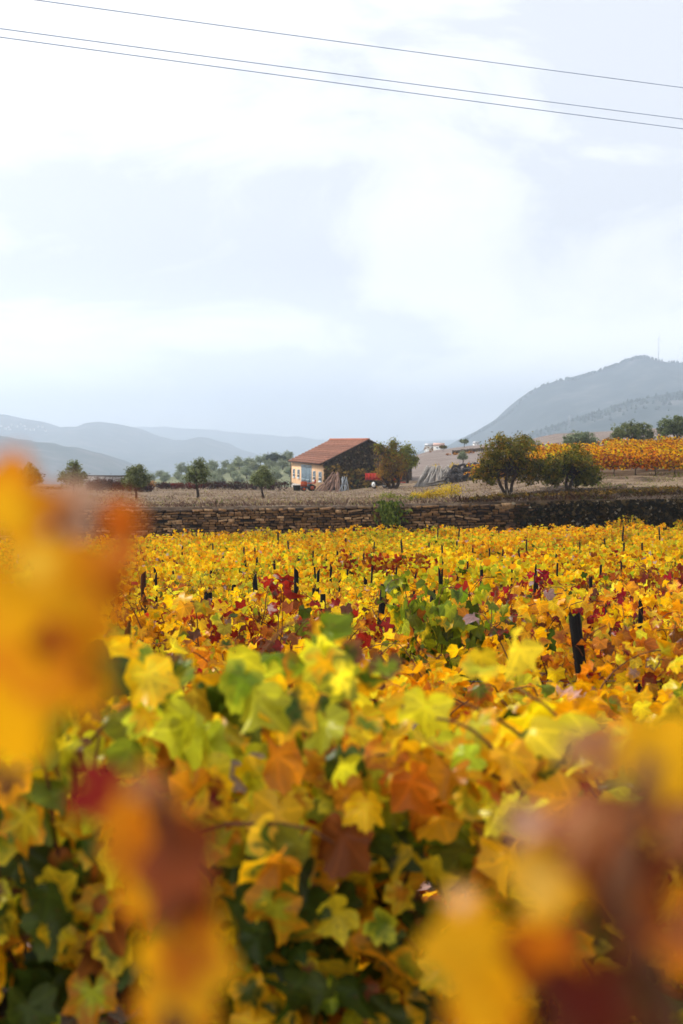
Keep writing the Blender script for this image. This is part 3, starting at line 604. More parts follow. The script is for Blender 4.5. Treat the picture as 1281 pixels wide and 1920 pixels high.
for course in range(17):
    x = x0 + rs.uniform(0, .3)
    while x < x1:
        wdt = rs.choice((.22, .32, .45, .62, .8), p=(.25, .3, .25, .14, .06)) * rs.uniform(.8, 1.2); hh = .125
        zt = wall_top(x + wdt / 2); z = zt - .02 - hh * course - hh / 2 + .03 * mnoise.noise(Vector((x * .8, course * .7, 0)))
        tall = rs.uniform(.75, 1.25) * (1.7 if rs.random() < .08 else 1)
        if z > G(x, 69.5) - .1 and rs.random() > .03:
            px = CX + F * x / 70.
            base = np.array((.20, .11, .05)) if rs.random() < .55 else (np.array((.10, .062, .038)) if rs.random() < .6 else np.array((.40, .25, .13)))
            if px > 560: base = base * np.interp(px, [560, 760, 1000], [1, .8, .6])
            cc = base * rs.uniform(.5, 1.4); t_ = rs.normal(0, .09); rt = np.array(((math.cos(t_), 0, -math.sin(t_)), (0, 1, 0), (math.sin(t_), 0, math.cos(t_))))
            dx, dz = wdt * .92, hh * .84 * tall; dy = .18; hx, hz_, hy = dx / 2, dz / 2, dy / 2
            fr = [(-hx, -hz_), (hx, -hz_), (hx, hz_), (-hx, hz_)]; V = []
            for (qx, qz) in fr: V.append((qx * rs.uniform(.8, 1), -hy - rs.uniform(0, .07), qz * rs.uniform(.7, 1.)))
            for (qx, qz) in fr: V.append((qx, hy, qz))
            V = np.array(V) @ rt.T + np.array((x + wdt / 2, 0, z))
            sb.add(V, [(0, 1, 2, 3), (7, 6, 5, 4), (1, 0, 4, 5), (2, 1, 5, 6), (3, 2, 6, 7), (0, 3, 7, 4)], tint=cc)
        x += wdt
sb.build('stonework', M_stone, wl)

# ------------------------------------------------------------------ trees, shrubs, creepers
TPAL = {
    'olive': [((.19, .22, .08), 4), ((.11, .14, .045), 4), ((.28, .30, .13), 2.4), ((.04, .05, .018), 2)],
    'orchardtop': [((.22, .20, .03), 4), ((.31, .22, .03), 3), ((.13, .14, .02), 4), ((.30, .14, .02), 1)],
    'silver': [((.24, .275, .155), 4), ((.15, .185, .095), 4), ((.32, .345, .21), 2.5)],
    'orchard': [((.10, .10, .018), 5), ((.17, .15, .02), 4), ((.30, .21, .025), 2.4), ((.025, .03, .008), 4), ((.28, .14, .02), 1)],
    'autumn': [((.27, .125, .02), 4), ((.36, .19, .02), 3), ((.12, .05, .015), 4), ((.17, .15, .02), 2.4), ((.42, .22, .03), 1.3)],
    'limey': [((.25, .27, .03), 4), ((.15, .17, .022), 4), ((.36, .32, .03), 2), ((.06, .07, .012), 2)],
    'pine': [((.02, .035, .02), 5), ((.035, .055, .03), 3)],
    'darkred': [((.055, .016, .014), 5), ((.10, .02, .016), 3), ((.03, .014, .012), 4), ((.09, .045, .02), 1.5)],
    'redvine': [((.20, .02, .018), 5), ((.11, .02, .016), 4), ((.14, .055, .02), 2)],
    'ivy': [((.018, .015, .008), 6), ((.07, .046, .02), 4), ((.012, .011, .008), 3), ((.26, .21, .15), .45)],
    'gablemix': [((.05, .034, .018), 5), ((.10, .068, .033), 4), ((.026, .018, .011), 4), ((.21, .15, .085), .7), ((.09, .085, .03), 1)],
    'ivybrown': [((.12, .07, .018), 4), ((.22, .125, .022), 3), ((.035, .024, .01), 5), ((.36, .21, .04), 1.6), ((.10, .10, .025), 2)],
    'yellow': [((.74, .50, .015), 5), ((.60, .44, .02), 4), ((.35, .30, .03), 3), ((.50, .26, .02), 1.5)],
    'weed': [((.24, .27, .04), 4), ((.33, .30, .05), 3), ((.14, .17, .03), 3)],
    'fern': [((.10, .15, .02), 4), ((.16, .2, .03), 3), ((.05, .08, .015), 3)],
    'grass': [((.34, .25, .155), 4), ((.25, .17, .105), 4), ((.16, .10, .065), 4), ((.33, .28, .12), 2), ((.16, .155, .05), 1.2)],
    'orange': [((.5, .2, .02), 4), ((.42, .13, .02), 3), ((.55, .3, .03), 2), ((.2, .06, .02), 2)],
}
def tp(rng, n, pal, jit=.2):
    c = np.array([a for a, _ in TPAL[pal]]); wts = np.array([b for _, b in TPAL[pal]], float)
    return np.clip(c[rng.choice(len(c), n, p=wts / wts.sum())] * (1 + rng.normal(0, jit, (n, 1))), .003, .9)
def crown(mb, rng, blobs, nclump, per, spread, lsize, pal, kind='blade', shell=.55, up=.5, stretch=1.0, pal_top=None):
    """clumps of leaf faces through the volume of ellipsoids: blobs = (centre, radii, weight)"""
    wts = np.array([b[2] for b in blobs], float); wts /= wts.sum(); cents = []
    for i in rng.choice(len(blobs), nclump, p=wts):
        c, r, _ = blobs[i]; d = nrm(rng.normal(0, 1, 3)); k = (shell + (1 - shell) * rng.random()) if rng.random() < .75 else rng.random() * shell
        cents.append(np.array(c) + d * np.array(r) * k * rng.uniform(.85, 1.12))
    cents = np.array(cents); n = nclump * per
    base = np.repeat(cents, per, 0); sp = np.repeat(spread * rng.uniform(.5, 1.5, (nclump, 1)), per, 0)
    pos = base + rng.normal(0, 1, (n, 3)) * sp * np.array((1, 1, .8))
    mid = np.average(np.array([b[0] for b in blobs]), 0, wts)
    nr = nrm(pos - mid) * .7 + rng.normal(0, .6, (n, 3)) + np.array((0, 0, up)); tip = rng.normal(0, 1, (n, 3)) + np.array((0, 0, .2))
    cc = tp(rng, nclump, pal); c1 = np.repeat(cc, per, 0) * .65 + tp(rng, n, pal) * .35
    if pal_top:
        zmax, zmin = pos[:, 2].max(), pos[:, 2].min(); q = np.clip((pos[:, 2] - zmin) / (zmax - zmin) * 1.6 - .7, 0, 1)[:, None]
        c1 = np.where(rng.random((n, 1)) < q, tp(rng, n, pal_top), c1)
    add_leaves(mb, kind, pos, nr, tip, lsize * rng.uniform(.6, 1.3, n), c1, curl=.25, rng=rng, stretch=stretch)
    return cents
def limbs(tb, rng, p0, targets, r0, jig=.06):
    for q in targets:
        ts = np.linspace(0, 1, 6); pts = [np.array(p0) * (1 - t) + np.array(q) * t + rng.normal(0, jig, 3) * math.sin(t * math.pi) + np.array((0, 0, .12 * math.sin(t * math.pi))) for t in ts]
        tb.tube(pts, np.linspace(r0, r0 * .25, 6), 5)
def tree(name, px, pybase, D, wpx, pytop, pal, label, cat, group=None, trunk_h=.3, nclump=170, per=22, lsize=.16, stems=1, seed=1, pal_top=None, lean=0., kind='blade', blobs=None, cr_low=None, stretch=1.0, trunk_r=None, spread=.11, z=None):
    rng = np.random.default_rng(seed); base = P(px, pybase, D); base[2] = G(base[0], D) if z is None else z
    H = ZZ(pytop, D) - base[2]; Wd = wpx / F * D; root = empty(name, base, 0, label, cat, group); tb = MB(); cb = MB()
    th = H * trunk_h; tr_ = trunk_r or max(.04, H * .035)
    if blobs is None:
        cz = th + (H - th) * .5
        blobs = [((lean * H * .5, 0, cz), (Wd * .40, Wd * .40, (H - th) * .44), 3), ((lean * H * .5 - Wd * .2, .1, cz - .08 * H), (Wd * .27, Wd * .27, (H - th) * .32), 1), ((lean * H * .5 + Wd * .2, -.1, cz - .05 * H), (Wd * .27, Wd * .27, (H - th) * .34), 1), ((lean * H * .5 + Wd * .04, 0, cz + .22 * H), (Wd * .22, Wd * .22, (H - th) * .27), 1)]
    else: blobs = [((a[0] * Wd, a[1] * Wd, a[2] * H), (r[0] * Wd, r[1] * Wd, r[2] * H), w_) for a, r, w_ in blobs]
    cents = crown(cb, rng, blobs, nclump, per, spread * max(1, H / 3.), lsize, pal, kind, pal_top=pal_top, stretch=stretch)
    for s in range(stems):
        off = (s - (stems - 1) / 2) * .16 * H; tip_ = np.array((lean * H * .4 + off, 0, th * 1.25))
        pts = [np.array((off * .15, 0, -.15)) * (1 - t) + tip_ * t + np.array((.03 * H * math.sin(4 * t + seed), .02 * H * math.cos(3 * t), 0)) for t in np.linspace(0, 1, 7)]
        tb.tube(pts, np.linspace(tr_ * 1.25, tr_ * .8, 7), 8)
        sel = cents[rng.choice(len(cents), 9)]; limbs(tb, rng, pts[-1], sel, tr_ * .6, .05 * H)
    tb.build('trunk', M_bark, root, smooth=True); cb.build('crown', M_tree, root); return root
OG = 'young olive trees on the grass terrace'
tree('olive_tree', 137, 937, 98, 60, 866, 'olive', 'round dark olive tree at left, yellow weeds at its foot', 'tree', OG, .26, 190, 24, .17, seed=11)
tree('olive_tree', 254, 938, 98, 60, 873, 'olive', 'round olive tree before the dark red vine hedge, above the orange blur', 'tree', OG, .28, 180, 24, .17, seed=12)
tree('olive_tree', 369, 937, 98, 52, 864, 'olive', 'taller ragged olive tree with a bare slanting trunk', 'tree', OG, .36, 160, 22, .17, seed=13, lean=.05)
tree('olive_tree', 493, 934, 103, 52, 877, 'olive', 'small round olive tree nearest the barn', 'tree', OG, .30, 160, 22, .17, seed=14)
tree('olive_tree', 55, 932, 105, 60, 872, 'olive', 'dim small olive tree at far left behind the blurred leaf', 'tree', None, .25, 150, 22, .18, seed=15)
# orchard trees at right, on the terrace edge
OB1 = [((-.30, 0, .30), (.15, .2, .16), 1.2), ((.32, 0, .32), (.15, .2, .16), 1.2), ((.0, .2, .36), (.25, .15, .14), 1), ((-.22, 0, .62), (.24, .24, .26), 2.2), ((.16, .1, .66), (.26, .26, .27), 2.4), ((0, -.1, .78), (.28, .26, .18), 2), ((-.38, 0, .40), (.14, .16, .22), 1), ((.40, 0, .44), (.14, .16, .2), 1), ((.05, .1, .5), (.3, .25, .15), 1), ((-.12, 0, .9), (.14, .15, .1), .6), ((.22, 0, .93), (.12, .14, .09), .5)]
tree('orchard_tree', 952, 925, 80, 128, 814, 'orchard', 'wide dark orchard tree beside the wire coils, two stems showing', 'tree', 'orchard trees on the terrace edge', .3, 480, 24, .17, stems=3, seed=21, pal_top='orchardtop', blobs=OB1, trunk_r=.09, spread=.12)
OB2 = [((-.25, .1, .26), (.2, .2, .16), 1.2), ((.2, .1, .24), (.24, .2, .16), 1.3), ((-.2, 0, .55), (.25, .24, .26), 2.2), ((.18, .1, .52), (.26, .26, .3), 2.4), ((.05, -.1, .70), (.24, .24, .2), 2), ((-.40, 0, .5), (.14, .16, .2), .9), ((.34, 0, .36), (.16, .16, .24), 1.1), ((.08, 0, .9), (.06, .08, .12), .4)]
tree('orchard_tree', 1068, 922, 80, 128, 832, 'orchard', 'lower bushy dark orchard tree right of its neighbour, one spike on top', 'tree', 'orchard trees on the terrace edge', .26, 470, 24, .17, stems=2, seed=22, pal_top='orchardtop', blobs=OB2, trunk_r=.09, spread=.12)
# behind and beside the barn
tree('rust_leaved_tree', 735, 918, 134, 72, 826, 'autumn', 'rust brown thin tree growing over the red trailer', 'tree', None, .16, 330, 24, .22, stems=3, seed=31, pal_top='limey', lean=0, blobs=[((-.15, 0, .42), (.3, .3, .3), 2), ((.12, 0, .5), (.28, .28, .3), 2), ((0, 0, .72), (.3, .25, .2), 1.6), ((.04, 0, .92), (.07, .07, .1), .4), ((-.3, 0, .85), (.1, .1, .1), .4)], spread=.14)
tree('green_tree', 762, 905, 150, 50, 833, 'limey', 'yellow green round tree behind the rust brown tree', 'tree', None, .3, 170, 22, .24, seed=32)
tree('pine_tree', 517, 876, 385, 40, 851, 'pine', 'dark umbrella pine on top of the olive grove hill', 'tree', None, .35, 110, 18, .6, seed=33, blobs=[((-.15, 0, .7), (.33, .3, .25), 2), ((.28, 0, .58), (.2, .2, .18), 1)], z=EYE + (HZ - 872) / F * 385, spread=.3)
tree('field_tree', 831, 850, 262, 17, 836, 'orchard', 'tiny dark flat topped tree at the end of the bare field', 'tree', None, .5, 60, 16, .3, seed=34, blobs=[((0, 0, .78), (.45, .4, .2), 1)])
tree('field_tree', 871, 836, 285, 20, 824, 'olive', 'tiny flat topped tree on the crest above the bare field', 'tree', None, .4, 60, 16, .34, seed=35, blobs=[((0, 0, .75), (.48, .4, .22), 1)])
tree('field_tree', 868, 868, 180, 22, 847, 'silver', 'small grey green olive left of the orange vines', 'tree', None, .35, 90, 18, .2, seed=36)
# big bushes on the right ridge
BB = [((-.25, 0, .42), (.26, .26, .4), 1.6), ((.2, 0, .45), (.28, .28, .42), 1.8), ((0, 0, .6), (.3, .28, .36), 1.6), ((-.38, 0, .25), (.12, .14, .25), .5), ((.4, 0, .28), (.12, .14, .26), .5)]
tree('olive_bush', 1088, 840, 150, 68, 803, 'silver', 'pale grey green olive bush rising behind the orange vines', 'bush', 'olive bushes on the right ridge', .1, 190, 24, .24, seed=41, blobs=BB, stems=2, spread=.13)
tree('olive_bush', 1187, 836, 160, 82, 787, 'olive', 'large dark rounded olive bush on the right ridge', 'bush', 'olive bushes on the right ridge', .1, 300, 24, .24, seed=42, blobs=BB, stems=3, spread=.13)
tree('olive_bush', 1268, 832, 160, 72, 776, 'olive', 'large dark olive bush cut by the right edge', 'bush', 'olive bushes on the right ridge', .16, 280, 24, .24, seed=43, blobs=BB, stems=3, spread=.13)
tree('olive_bush', 988, 850, 150, 60, 814, 'limey', 'yellow green bush showing behind the left orchard tree', 'bush', 'olive bushes on the right ridge', .1, 150, 22, .24, seed=44, blobs=BB, spread=.13)
tree('olive_bush', 1142, 838, 165, 26, 822, 'autumn', 'low brown scrub between the two dark bushes', 'bush', None, .1, 60, 20, .22, seed=45, blobs=BB)
# olive grove on the hill behind
grp = []
for s_ in range(4):
    rng = np.random.default_rng(500 + s_); cb = MB(); tb = MB()
    crown(cb, rng, [((0, 0, 1.9), (1.5, 1.4, 1.1), 3), ((-.9, 0, 1.5), (.9, .9, .8), 1), ((.9, .2, 1.6), (.9, .9, .8), 1)], 70, 18, .28, .42, 'silver')
    tb.tube([(0, 0, -.3), (.05, 0, .5), (0, .05, 1.3)], (.16, .13, .1), 7)
    grp.append((tb.mesh('trunk', M_bark, True), cb.mesh('crown', M_tree)))
at, fr_ = HILLS['grove_hill']; rg = np.random.default_rng(77); k = 0; spots = []
for row, t in enumerate((-112, -96, -80, -64, -48, -34, -21, -9, 0)):
    for px in np.arange(285 + 9 * (row % 2), 552, 27 if t < -40 else 23):
        p = at(px + rg.normal(0, 4), t + rg.normal(0, 3)); qx, qy = PXY((p[0], p[1], p[2] + 1.5))
        if 282 < qx < 556 and qy < 905: spots.append((p, qx, row))
cnt = {}
for p, qx, row in spots:
    r = empty('grove_olive_tree', p, rg.uniform(0, 6.28), None, 'tree', 'olive trees of the grove on the hill behind'); f = rg.uniform(.75, 1.15); r.scale = (f, f, f * rg.uniform(.85, 1.1))
    r['label'] = f"pale grey green olive tree in the {ORD[8 - row]} grove row down, {'left of the slanting olive' if qx < 345 else 'behind the slanting olive' if qx < 400 else 'right of the slanting olive' if qx < 470 else 'behind the last olive' if qx < 515 else 'beside the barn'}"
    for nm, me in zip(('trunk', 'crown'), grp[k % 4]):
        o = bpy.data.objects.new(nm, me); COL.objects.link(o); o.parent = r
    k += 1

def shrub(name, px0, px1, pytop, pybase, D, pal, label, cat, n, lsize, seed, group=None, depth=1.2, kind='blade', stemmat=M_bark, up=.6, z=None):
    rng = np.random.default_rng(seed); a = P((px0 + px1) / 2, pybase, D); a[2] = G(a[0], D) if z is None else z
    Wd = (px1 - px0) / F * D; H = ZZ(pytop, D) - a[2]; root = empty(name, a, 0, label, cat, group); cb = MB(); tb = MB(); k = max(2, int(Wd / max(.5, H) * 1.6)); bl = []
    for i in range(k):
        x = -Wd / 2 + Wd * (i + .5) / k; h = H * rng.uniform(.75, 1.05); bl.append(((x, rng.normal(0, depth * .2), h * .52), (Wd / k * .75, depth * .5, h * .48), 1))
    cents = crown(cb, rng, bl, max(12, n // 14), 14, min(.16, H * .16), lsize, pal, kind, up=up)
    for i in range(min(14, k * 3)):
        q = cents[rng.integers(len(cents))]; x = q[0] * .9; tb.tube([(x, 0, -.1), ((x + q[0]) / 2, q[1] * .5, q[2] * .5), tuple(q)], (.03, .022, .01), 5)
    tb.build('stems', stemmat, root, smooth=True); cb.build('foliage', M_tree, root); return root
# dark red vine hedges on the terrace
HG = 'dark red vine bushes along the back of the terrace'
for i, (a, c_) in enumerate(((165, 190), (188, 214), (212, 240), (238, 262), (258, 284))): shrub('dark_red_vine', a, c_, 893 + (i % 2) * 3 + (8 if i == 4 else 0), 925, 128, 'darkred', f"dark red vine bush behind the second olive, {ORD[i]} from the left", 'vine', 1500, .17, 600 + i, HG)
for i, (a, c_) in enumerate(((292, 318), (316, 338), (336, 360), (358, 384), (382, 410), (408, 436), (434, 460), (458, 488), (486, 512), (510, 545))): shrub('dark_red_vine', a, c_, 903 if i < 4 else 899, 921, 150, 'redvine' if i in (1, 2, 3) else 'darkred', f"{'crimson' if i in (1, 2, 3) else 'blackish red'} vine bush in the low hedge left of the barn, {ORD[i]} from the left", 'vine', 900, .18, 620 + i, HG)
shrub('orange_bush', 278, 292, 901, 912, 155, 'orange', 'small orange bush at the left end of the low red hedge', 'bush', 300, .18, 640)
shrub('bramble', 88, 130, 912, 925, 130, 'autumn', 'low brown bramble left of the first olive tree', 'bush', 500, .16, 641)
shrub('yellow_weed', 128, 172, 928, 940, 97, 'weed', 'yellow green weeds round the foot of the first olive', 'weed', 500, .11, 642)
shrub('yellow_bush', 770, 800, 921, 936, 82, 'yellow', 'low yellow bush, left end of the yellow clump on the terrace', 'bush', 800, .10, 643, 'yellow bushes on the terrace edge')
shrub('yellow_bush', 797, 830, 916, 934, 82, 'yellow', 'yellow bush in the middle of the yellow clump on the terrace', 'bush', 900, .10, 644, 'yellow bushes on the terrace edge')
shrub('yellow_bush', 827, 862, 904, 931, 82, 'yellow', 'tallest yellow bush, right end of the yellow clump on the terrace', 'bush', 1100, .10, 645, 'yellow bushes on the terrace edge')
shrub('weed_clump', 708, 740, 918, 934, 85, 'weed', 'yellow green weed clump before the red trailer', 'weed', 500, .11, 646)
shrub('yellow_bush', 738, 786, 926, 938, 80, 'weed', 'low straggling yellow weeds left of the yellow clump', 'weed', 300, .10, 647)
shrub('yellow_bush', 843, 860, 866, 874, 172, 'yellow', 'small yellow bush at the near edge of the bare field', 'bush', 250, .18, 648)
shrub('yellow_bush', 808, 824, 868, 877, 170, 'yellow', 'small yellow weed patch above the leaning grey stakes', 'bush', 200, .18, 649)
shrub('field_bush', 797, 812, 837, 848, 265, 'autumn', 'tiny brown bush beside the far white buildings', 'bush', 120, .25, 652)
shrub('red_vine_patch', 838, 862, 849, 862, 230, 'orange', 'reddish vine patch behind the small grey green olive', 'vine', 400, .22, 653)
shrub('red_vine_patch', 862, 890, 846, 858, 230, 'orange', 'orange red vine patch under the dark terrace bank', 'vine', 400, .22, 654)
# fern hanging over the wall
rng = np.random.default_rng(61); fb = MB(); n = 420
pos = np.stack([rng.normal(0, .30, n), -.1 - rng.random(n) * .3, rng.uniform(-.75, .35, n)], 1) + 0; add_leaves(fb, 'blade', pos, np.stack([rng.normal(0, .6, n), -np.ones(n), rng.random(n)], 1), np.stack([rng.normal(0, .5, n), rng.normal(0, .3, n), rng.choice((-1, 1), n) * 1.], 1), .24, tp(rng, n, 'fern'), curl=.2, rng=rng)
fw = empty('wall_fern', (XX(732, 69.8), 69.85, wall_top(XX(732, 70)) - .12), 0, 'bright green fern growing out of the stone wall', 'plant'); fb.build('fronds', M_tree, fw)
sb2 = MB(); sb2.tube([(0, .05, -.6), (0, -.12, -.2), (.03, -.15, .2)], (.03, .02, .01), 5); sb2.build('stem', M_bark, fw)
# dark creeper over the right part of the wall
rng = np.random.default_rng(62); ib = MB(); n = 5200; px = 960 + (1320 - 960) * rng.random(n) ** .55; x = (px - CX) / F * 69.8
zt = np.array([wall_top(a) for a in x]); zz = zt + .08 - rng.random(n) ** .9 * 1.7
add_leaves(ib, 'low', np.stack([x, 69.68 - rng.random(n) * .22, zz], 1), np.stack([rng.normal(0, .5, n), -np.ones(n), rng.normal(.4, .4, n)], 1), np.stack([rng.normal(0, .6, n), rng.normal(0, .2, n), -np.ones(n)], 1), .15 * rng.uniform(.6, 1.2, n), tp(rng, n, 'ivy'), curl=.3, rng=rng)
iv = empty('wall_creeper', (0, 0, 0), 0, 'blackish creeper covering the right part of the stone wall', 'creeper'); ib.build('foliage', M_tree, iv)
sb2 = MB()
for i in range(16):
    x = XX(rng.uniform(1060, 1290), 69.8); zt_ = wall_top(x); sb2.tube([(x, 69.7, zt_ - 1.9), (x + rng.normal(0, .2), 69.72, zt_ - .9), (x + rng.normal(0, .4), 69.7, zt_ - .1)], (.03, .02, .01), 5)
sb2.build('stems', M_bark, iv)
# scrub on the bank between orchard trees and wall
for i, (a, c_, yt, D) in enumerate(((880, 930, 932, 74), (925, 990, 928, 75), (985, 1050, 928, 75), (1045, 1110, 925, 75), (1105, 1170, 921, 76), (1165, 1230, 918, 76), (1225, 1290, 915, 76))):
    shrub('dry_scrub', a, c_, yt - 4, yt + 10, D, 'ivybrown', f"low brown scrub on the bank above the dark wall, {ORD[i]} from the left", 'scrub', 1100, .11, 660 + i, 'scrub along the bank above the wall', depth=2.4)

# ------------------------------------------------------------------ orange vineyard on the right terrace
ro = np.random.default_rng(15)
ox = 0
for px in np.arange(925, 1300, 38):
    D = np.interp(px, [900, 1050, 1281], [112, 94, 89]); x = XX(px, D); pr = PROTO['orange'][ro.integers(3)][0]
    place_vine(pr, 'orange_grapevine', (x, D, G(x, D)), ro.choice((0, math.pi)), (1.0, 1.0, ro.uniform(.95, 1.1)), f"orange grapevine in the front row of the upper right vineyard, {ORD[ox]} from the left", 'grapevine', 'orange grapevines on the upper terrace'); ox += 1
ms = MB()
for row in range(1, 30):
    for px in np.arange(880, 1330, 36):
        D = np.interp(px, [900, 1050, 1281], [112, 94, 89]) + row * 1.9 
        if px < 915 or D > np.interp(px, [880, 950, 1050, 1150, 1281], [122, 122, 124, 126, 127]): continue
        lf = PROTO['orange'][ro.integers(3)][1]; V = np.concatenate(lf.V); x = XX(px + ro.normal(0, 6), D); s = ro.uniform(.8, 1.2); tv = ro.uniform(.6, 1.0) * np.array((1, ro.uniform(.85, 1.25), 1))
        if ro.random() < .07: continue
        ms.addmany(V * np.array((ro.choice((-1, 1)) * s, s, s * .9)) + np.array((x, D, G(x, D))), np.concatenate(lf.L), np.concatenate(lf.T), np.concatenate(lf.A['tint']) * tv)
tag(ms.build('orange_vine_foliage', M_leaf_far), 'massed orange vine rows climbing the upper right terrace', kind='stuff')

# ------------------------------------------------------------------ barn
D0 = 155.0; X0 = XX(607, D0); X1 = XX(546.5, 177.0); Lb = math.hypot(X1 - X0, 22.0); uu = np.array((X1 - X0, 22.0)) / Lb
th = math.atan2(uu[1], uu[0]) - math.pi / 2            # local +y runs along the plaster front
zf = EYE + (HZ - 916) / F * 177.0
barn = empty('barn', (X0, D0, zf), th, 'orange plastered barn with red tiled roof and dark stone gable', 'barn')
Wb = 9.9; EV = ZZ(867.5, D0) - zf; RG = ZZ(826, D0) - zf + .02
def u_of(px):
    a = (px - CX) / F; return (a * D0 - X0) / (uu[0] - a * uu[1])
def z_of(py, u): return ZZ(py, D0 + u * uu[1]) - zf
b = MB(); b.box((-.0 + .2, Lb / 2, EV / 2 - .25), (.4, Lb, EV + .5)); b.build('plaster_front', M_plaster, barn)
def gable(yc, nm):
    g = MB(); t = .4; pr = [(.405, -1.2), (Wb - .405, -1.2), (Wb - .405, EV + .18), (Wb / 2, RG - .12), (.405, EV + .18)]
    V = [(x, yc - t / 2, z) for x, z in pr] + [(x, yc + t / 2, z) for x, z in pr]; n = 5
    g.add(V, [tuple(range(n)), tuple(range(n, 2 * n))[::-1]] + [(i, i + n, (i + 1) % n + n, (i + 1) % n) for i in range(n)]); return g.build(nm, M_gable, barn)
gable(.2, 'gable_wall'); gable(Lb - .2, 'gable_wall')
b = MB(); b.box((Wb - .2, Lb / 2, EV / 2 - .25), (.4, Lb, EV + .5)); b.build('back_wall', M_gable, barn)
b = MB(); b.box((-.02, Lb * .83, .28), (.05, Lb * .33, .9)); b.build('plinth', M_plinth, barn)
# roof: courses of tiles, each stepping over the one below
rb = MB(); rsd = np.random.default_rng(3); NC = 13
for side in (0, 1):
    e_x, r_x = (-.42, Wb / 2) if side == 0 else (Wb + .42, Wb / 2); sl_ = (RG - EV) / (Wb / 2); e_z = EV - .42 * sl_ + .06
    for i in range(NC):
        f0, f1 = i / NC, (i + 1.12) / NC; f1 = min(1.0, f1)
        xa, xb = e_x + (r_x - e_x) * f0, e_x + (r_x - e_x) * f1; za, zb = e_z + (RG + .05 - e_z) * f0 + .16, e_z + (RG + .05 - e_z) * f1 + .02
        yy = np.arange(-.35, Lb + .36, .9); cvar = rsd.uniform(.82, 1.14)
        for j in range(len(yy) - 1):
            y0, y1 = yy[j], yy[j + 1]; c_ = np.array((.26, .12, .08)) * cvar * rsd.uniform(.92, 1.08)
            V = [(xa, y0, za), (xa, y1, za), (xb, y1, zb), (xb, y0, zb), (xa, y0, za - .17), (xa, y1, za - .17), (xb, y1, zb - .06), (xb, y0, zb - .06)]
            fs = [(0, 3, 2, 1), (4, 5, 6, 7), (0, 1, 5, 4), (1, 2, 6, 5), (2, 3, 7, 6), (3, 0, 4, 7)]
            if side: fs = [f[::-1] for f in fs]
            rb.add(V, fs, tint=c_)
roof = rb.build('roof', M_tile, barn)
b = MB(); b.tube([(Wb / 2, y, RG + .12) for y in np.linspace(-.38, Lb + .38, 8)], .13, 8, tint=(.36, .13, .075)); b.build('ridge_tile', M_tile, roof)
b = MB(); b.box((-.36, Lb / 2, EV - .2), (.10, Lb + .6, .13)); b.build('eave_board', M_dark, roof)
for side in (0, 1):
    sl_ = (RG - EV) / (Wb / 2); b = MB(); pts = [(-.42, -.40, EV - .42 * sl_ + .04), (Wb / 2, -.40, RG + .06)] if side == 0 else [(Wb + .42, -.40, EV - .42 * sl_ + .04), (Wb / 2, -.40, RG + .06)]
    b.tube(pts, .09, 6); b.build('verge_board', M_dark, roof)
b = MB(); b.tube([(-.08, Lb - .15, -.2), (-.08, Lb - .15, EV - .1)], .055, 8); b.build('drainpipe', M_dark, barn)
def opening(u0, u1, z0, z1, kind):
    uc, zc, du, dz = (u0 + u1) / 2, (z0 + z1) / 2, abs(u1 - u0), z1 - z0
    fr = MB(); fw_ = .11
    for (y, z, sy, sz) in ((uc, z1 - fw_ / 2, du, fw_), (uc, z0 + fw_ / 2, du, fw_), (uc - du / 2 + fw_ / 2, zc, fw_, dz - 2 * fw_), (uc + du / 2 - fw_ / 2, zc, fw_, dz - 2 * fw_)): fr.box((-.03, y, z), (.10, sy, sz))
    if kind == 'window':
        w_ = fr.build('window', M_frame, barn); p = MB(); p.box((-.008, uc, zc), (.03, du - .2, dz - .2)); p.build('pane', M_glass, w_)
        m_ = MB(); m_.box((-.04, uc, zc - .1 * dz), (.05, du - .22, .07)); m_.build('glazing_bar', M_white, w_); s = MB(); s.box((-.06, uc, z0 - .04), (.16, du + .2, .076)); s.build('sill', M_white, w_)
    return fr
for a, c_, yt, yb in ((550.2, 553.6, 879, 894.5), (558.6, 562.4, 880, 896), (588.0, 592.2, 883, 901), (598.8, 603.8, 884.5, 903)):
    ua, ub = u_of(a), u_of(c_); um = (ua + ub) / 2; opening(ub, ua, z_of(yb, um), z_of(yt, um), 'window')
ua, ub = u_of(566), u_of(584.8); um = (ua + ub) / 2; zt_, zb_ = z_of(871.5, um), .05
dfr = opening(ub, ua, zb_, zt_, 'door').build('door', M_frame, barn)
du = abs(ua - ub) / 2 - .16
for sgn in (-1, 1):
    yc = um + sgn * (du / 2 + .03); lf = MB(); lf.box((-.006, yc, (zb_ + zt_) / 2), (.05, du, zt_ - zb_ - .24)); 
    dl = lf.build('door_leaf', M_blue, dfr); lf = MB()
    for k_ in range(4): lf.box((-.045, yc - du / 2 + du * (k_ + .5) / 4, (zb_ + zt_) / 2), (.03, .30, zt_ - zb_ - .3))
    for q_ in (.04, .44, .94): lf.box((-.075, yc, zb_ + (zt_ - zb_) * q_), (.028, du - .05, .16))
    lf.build('slats', M_slat, dl)
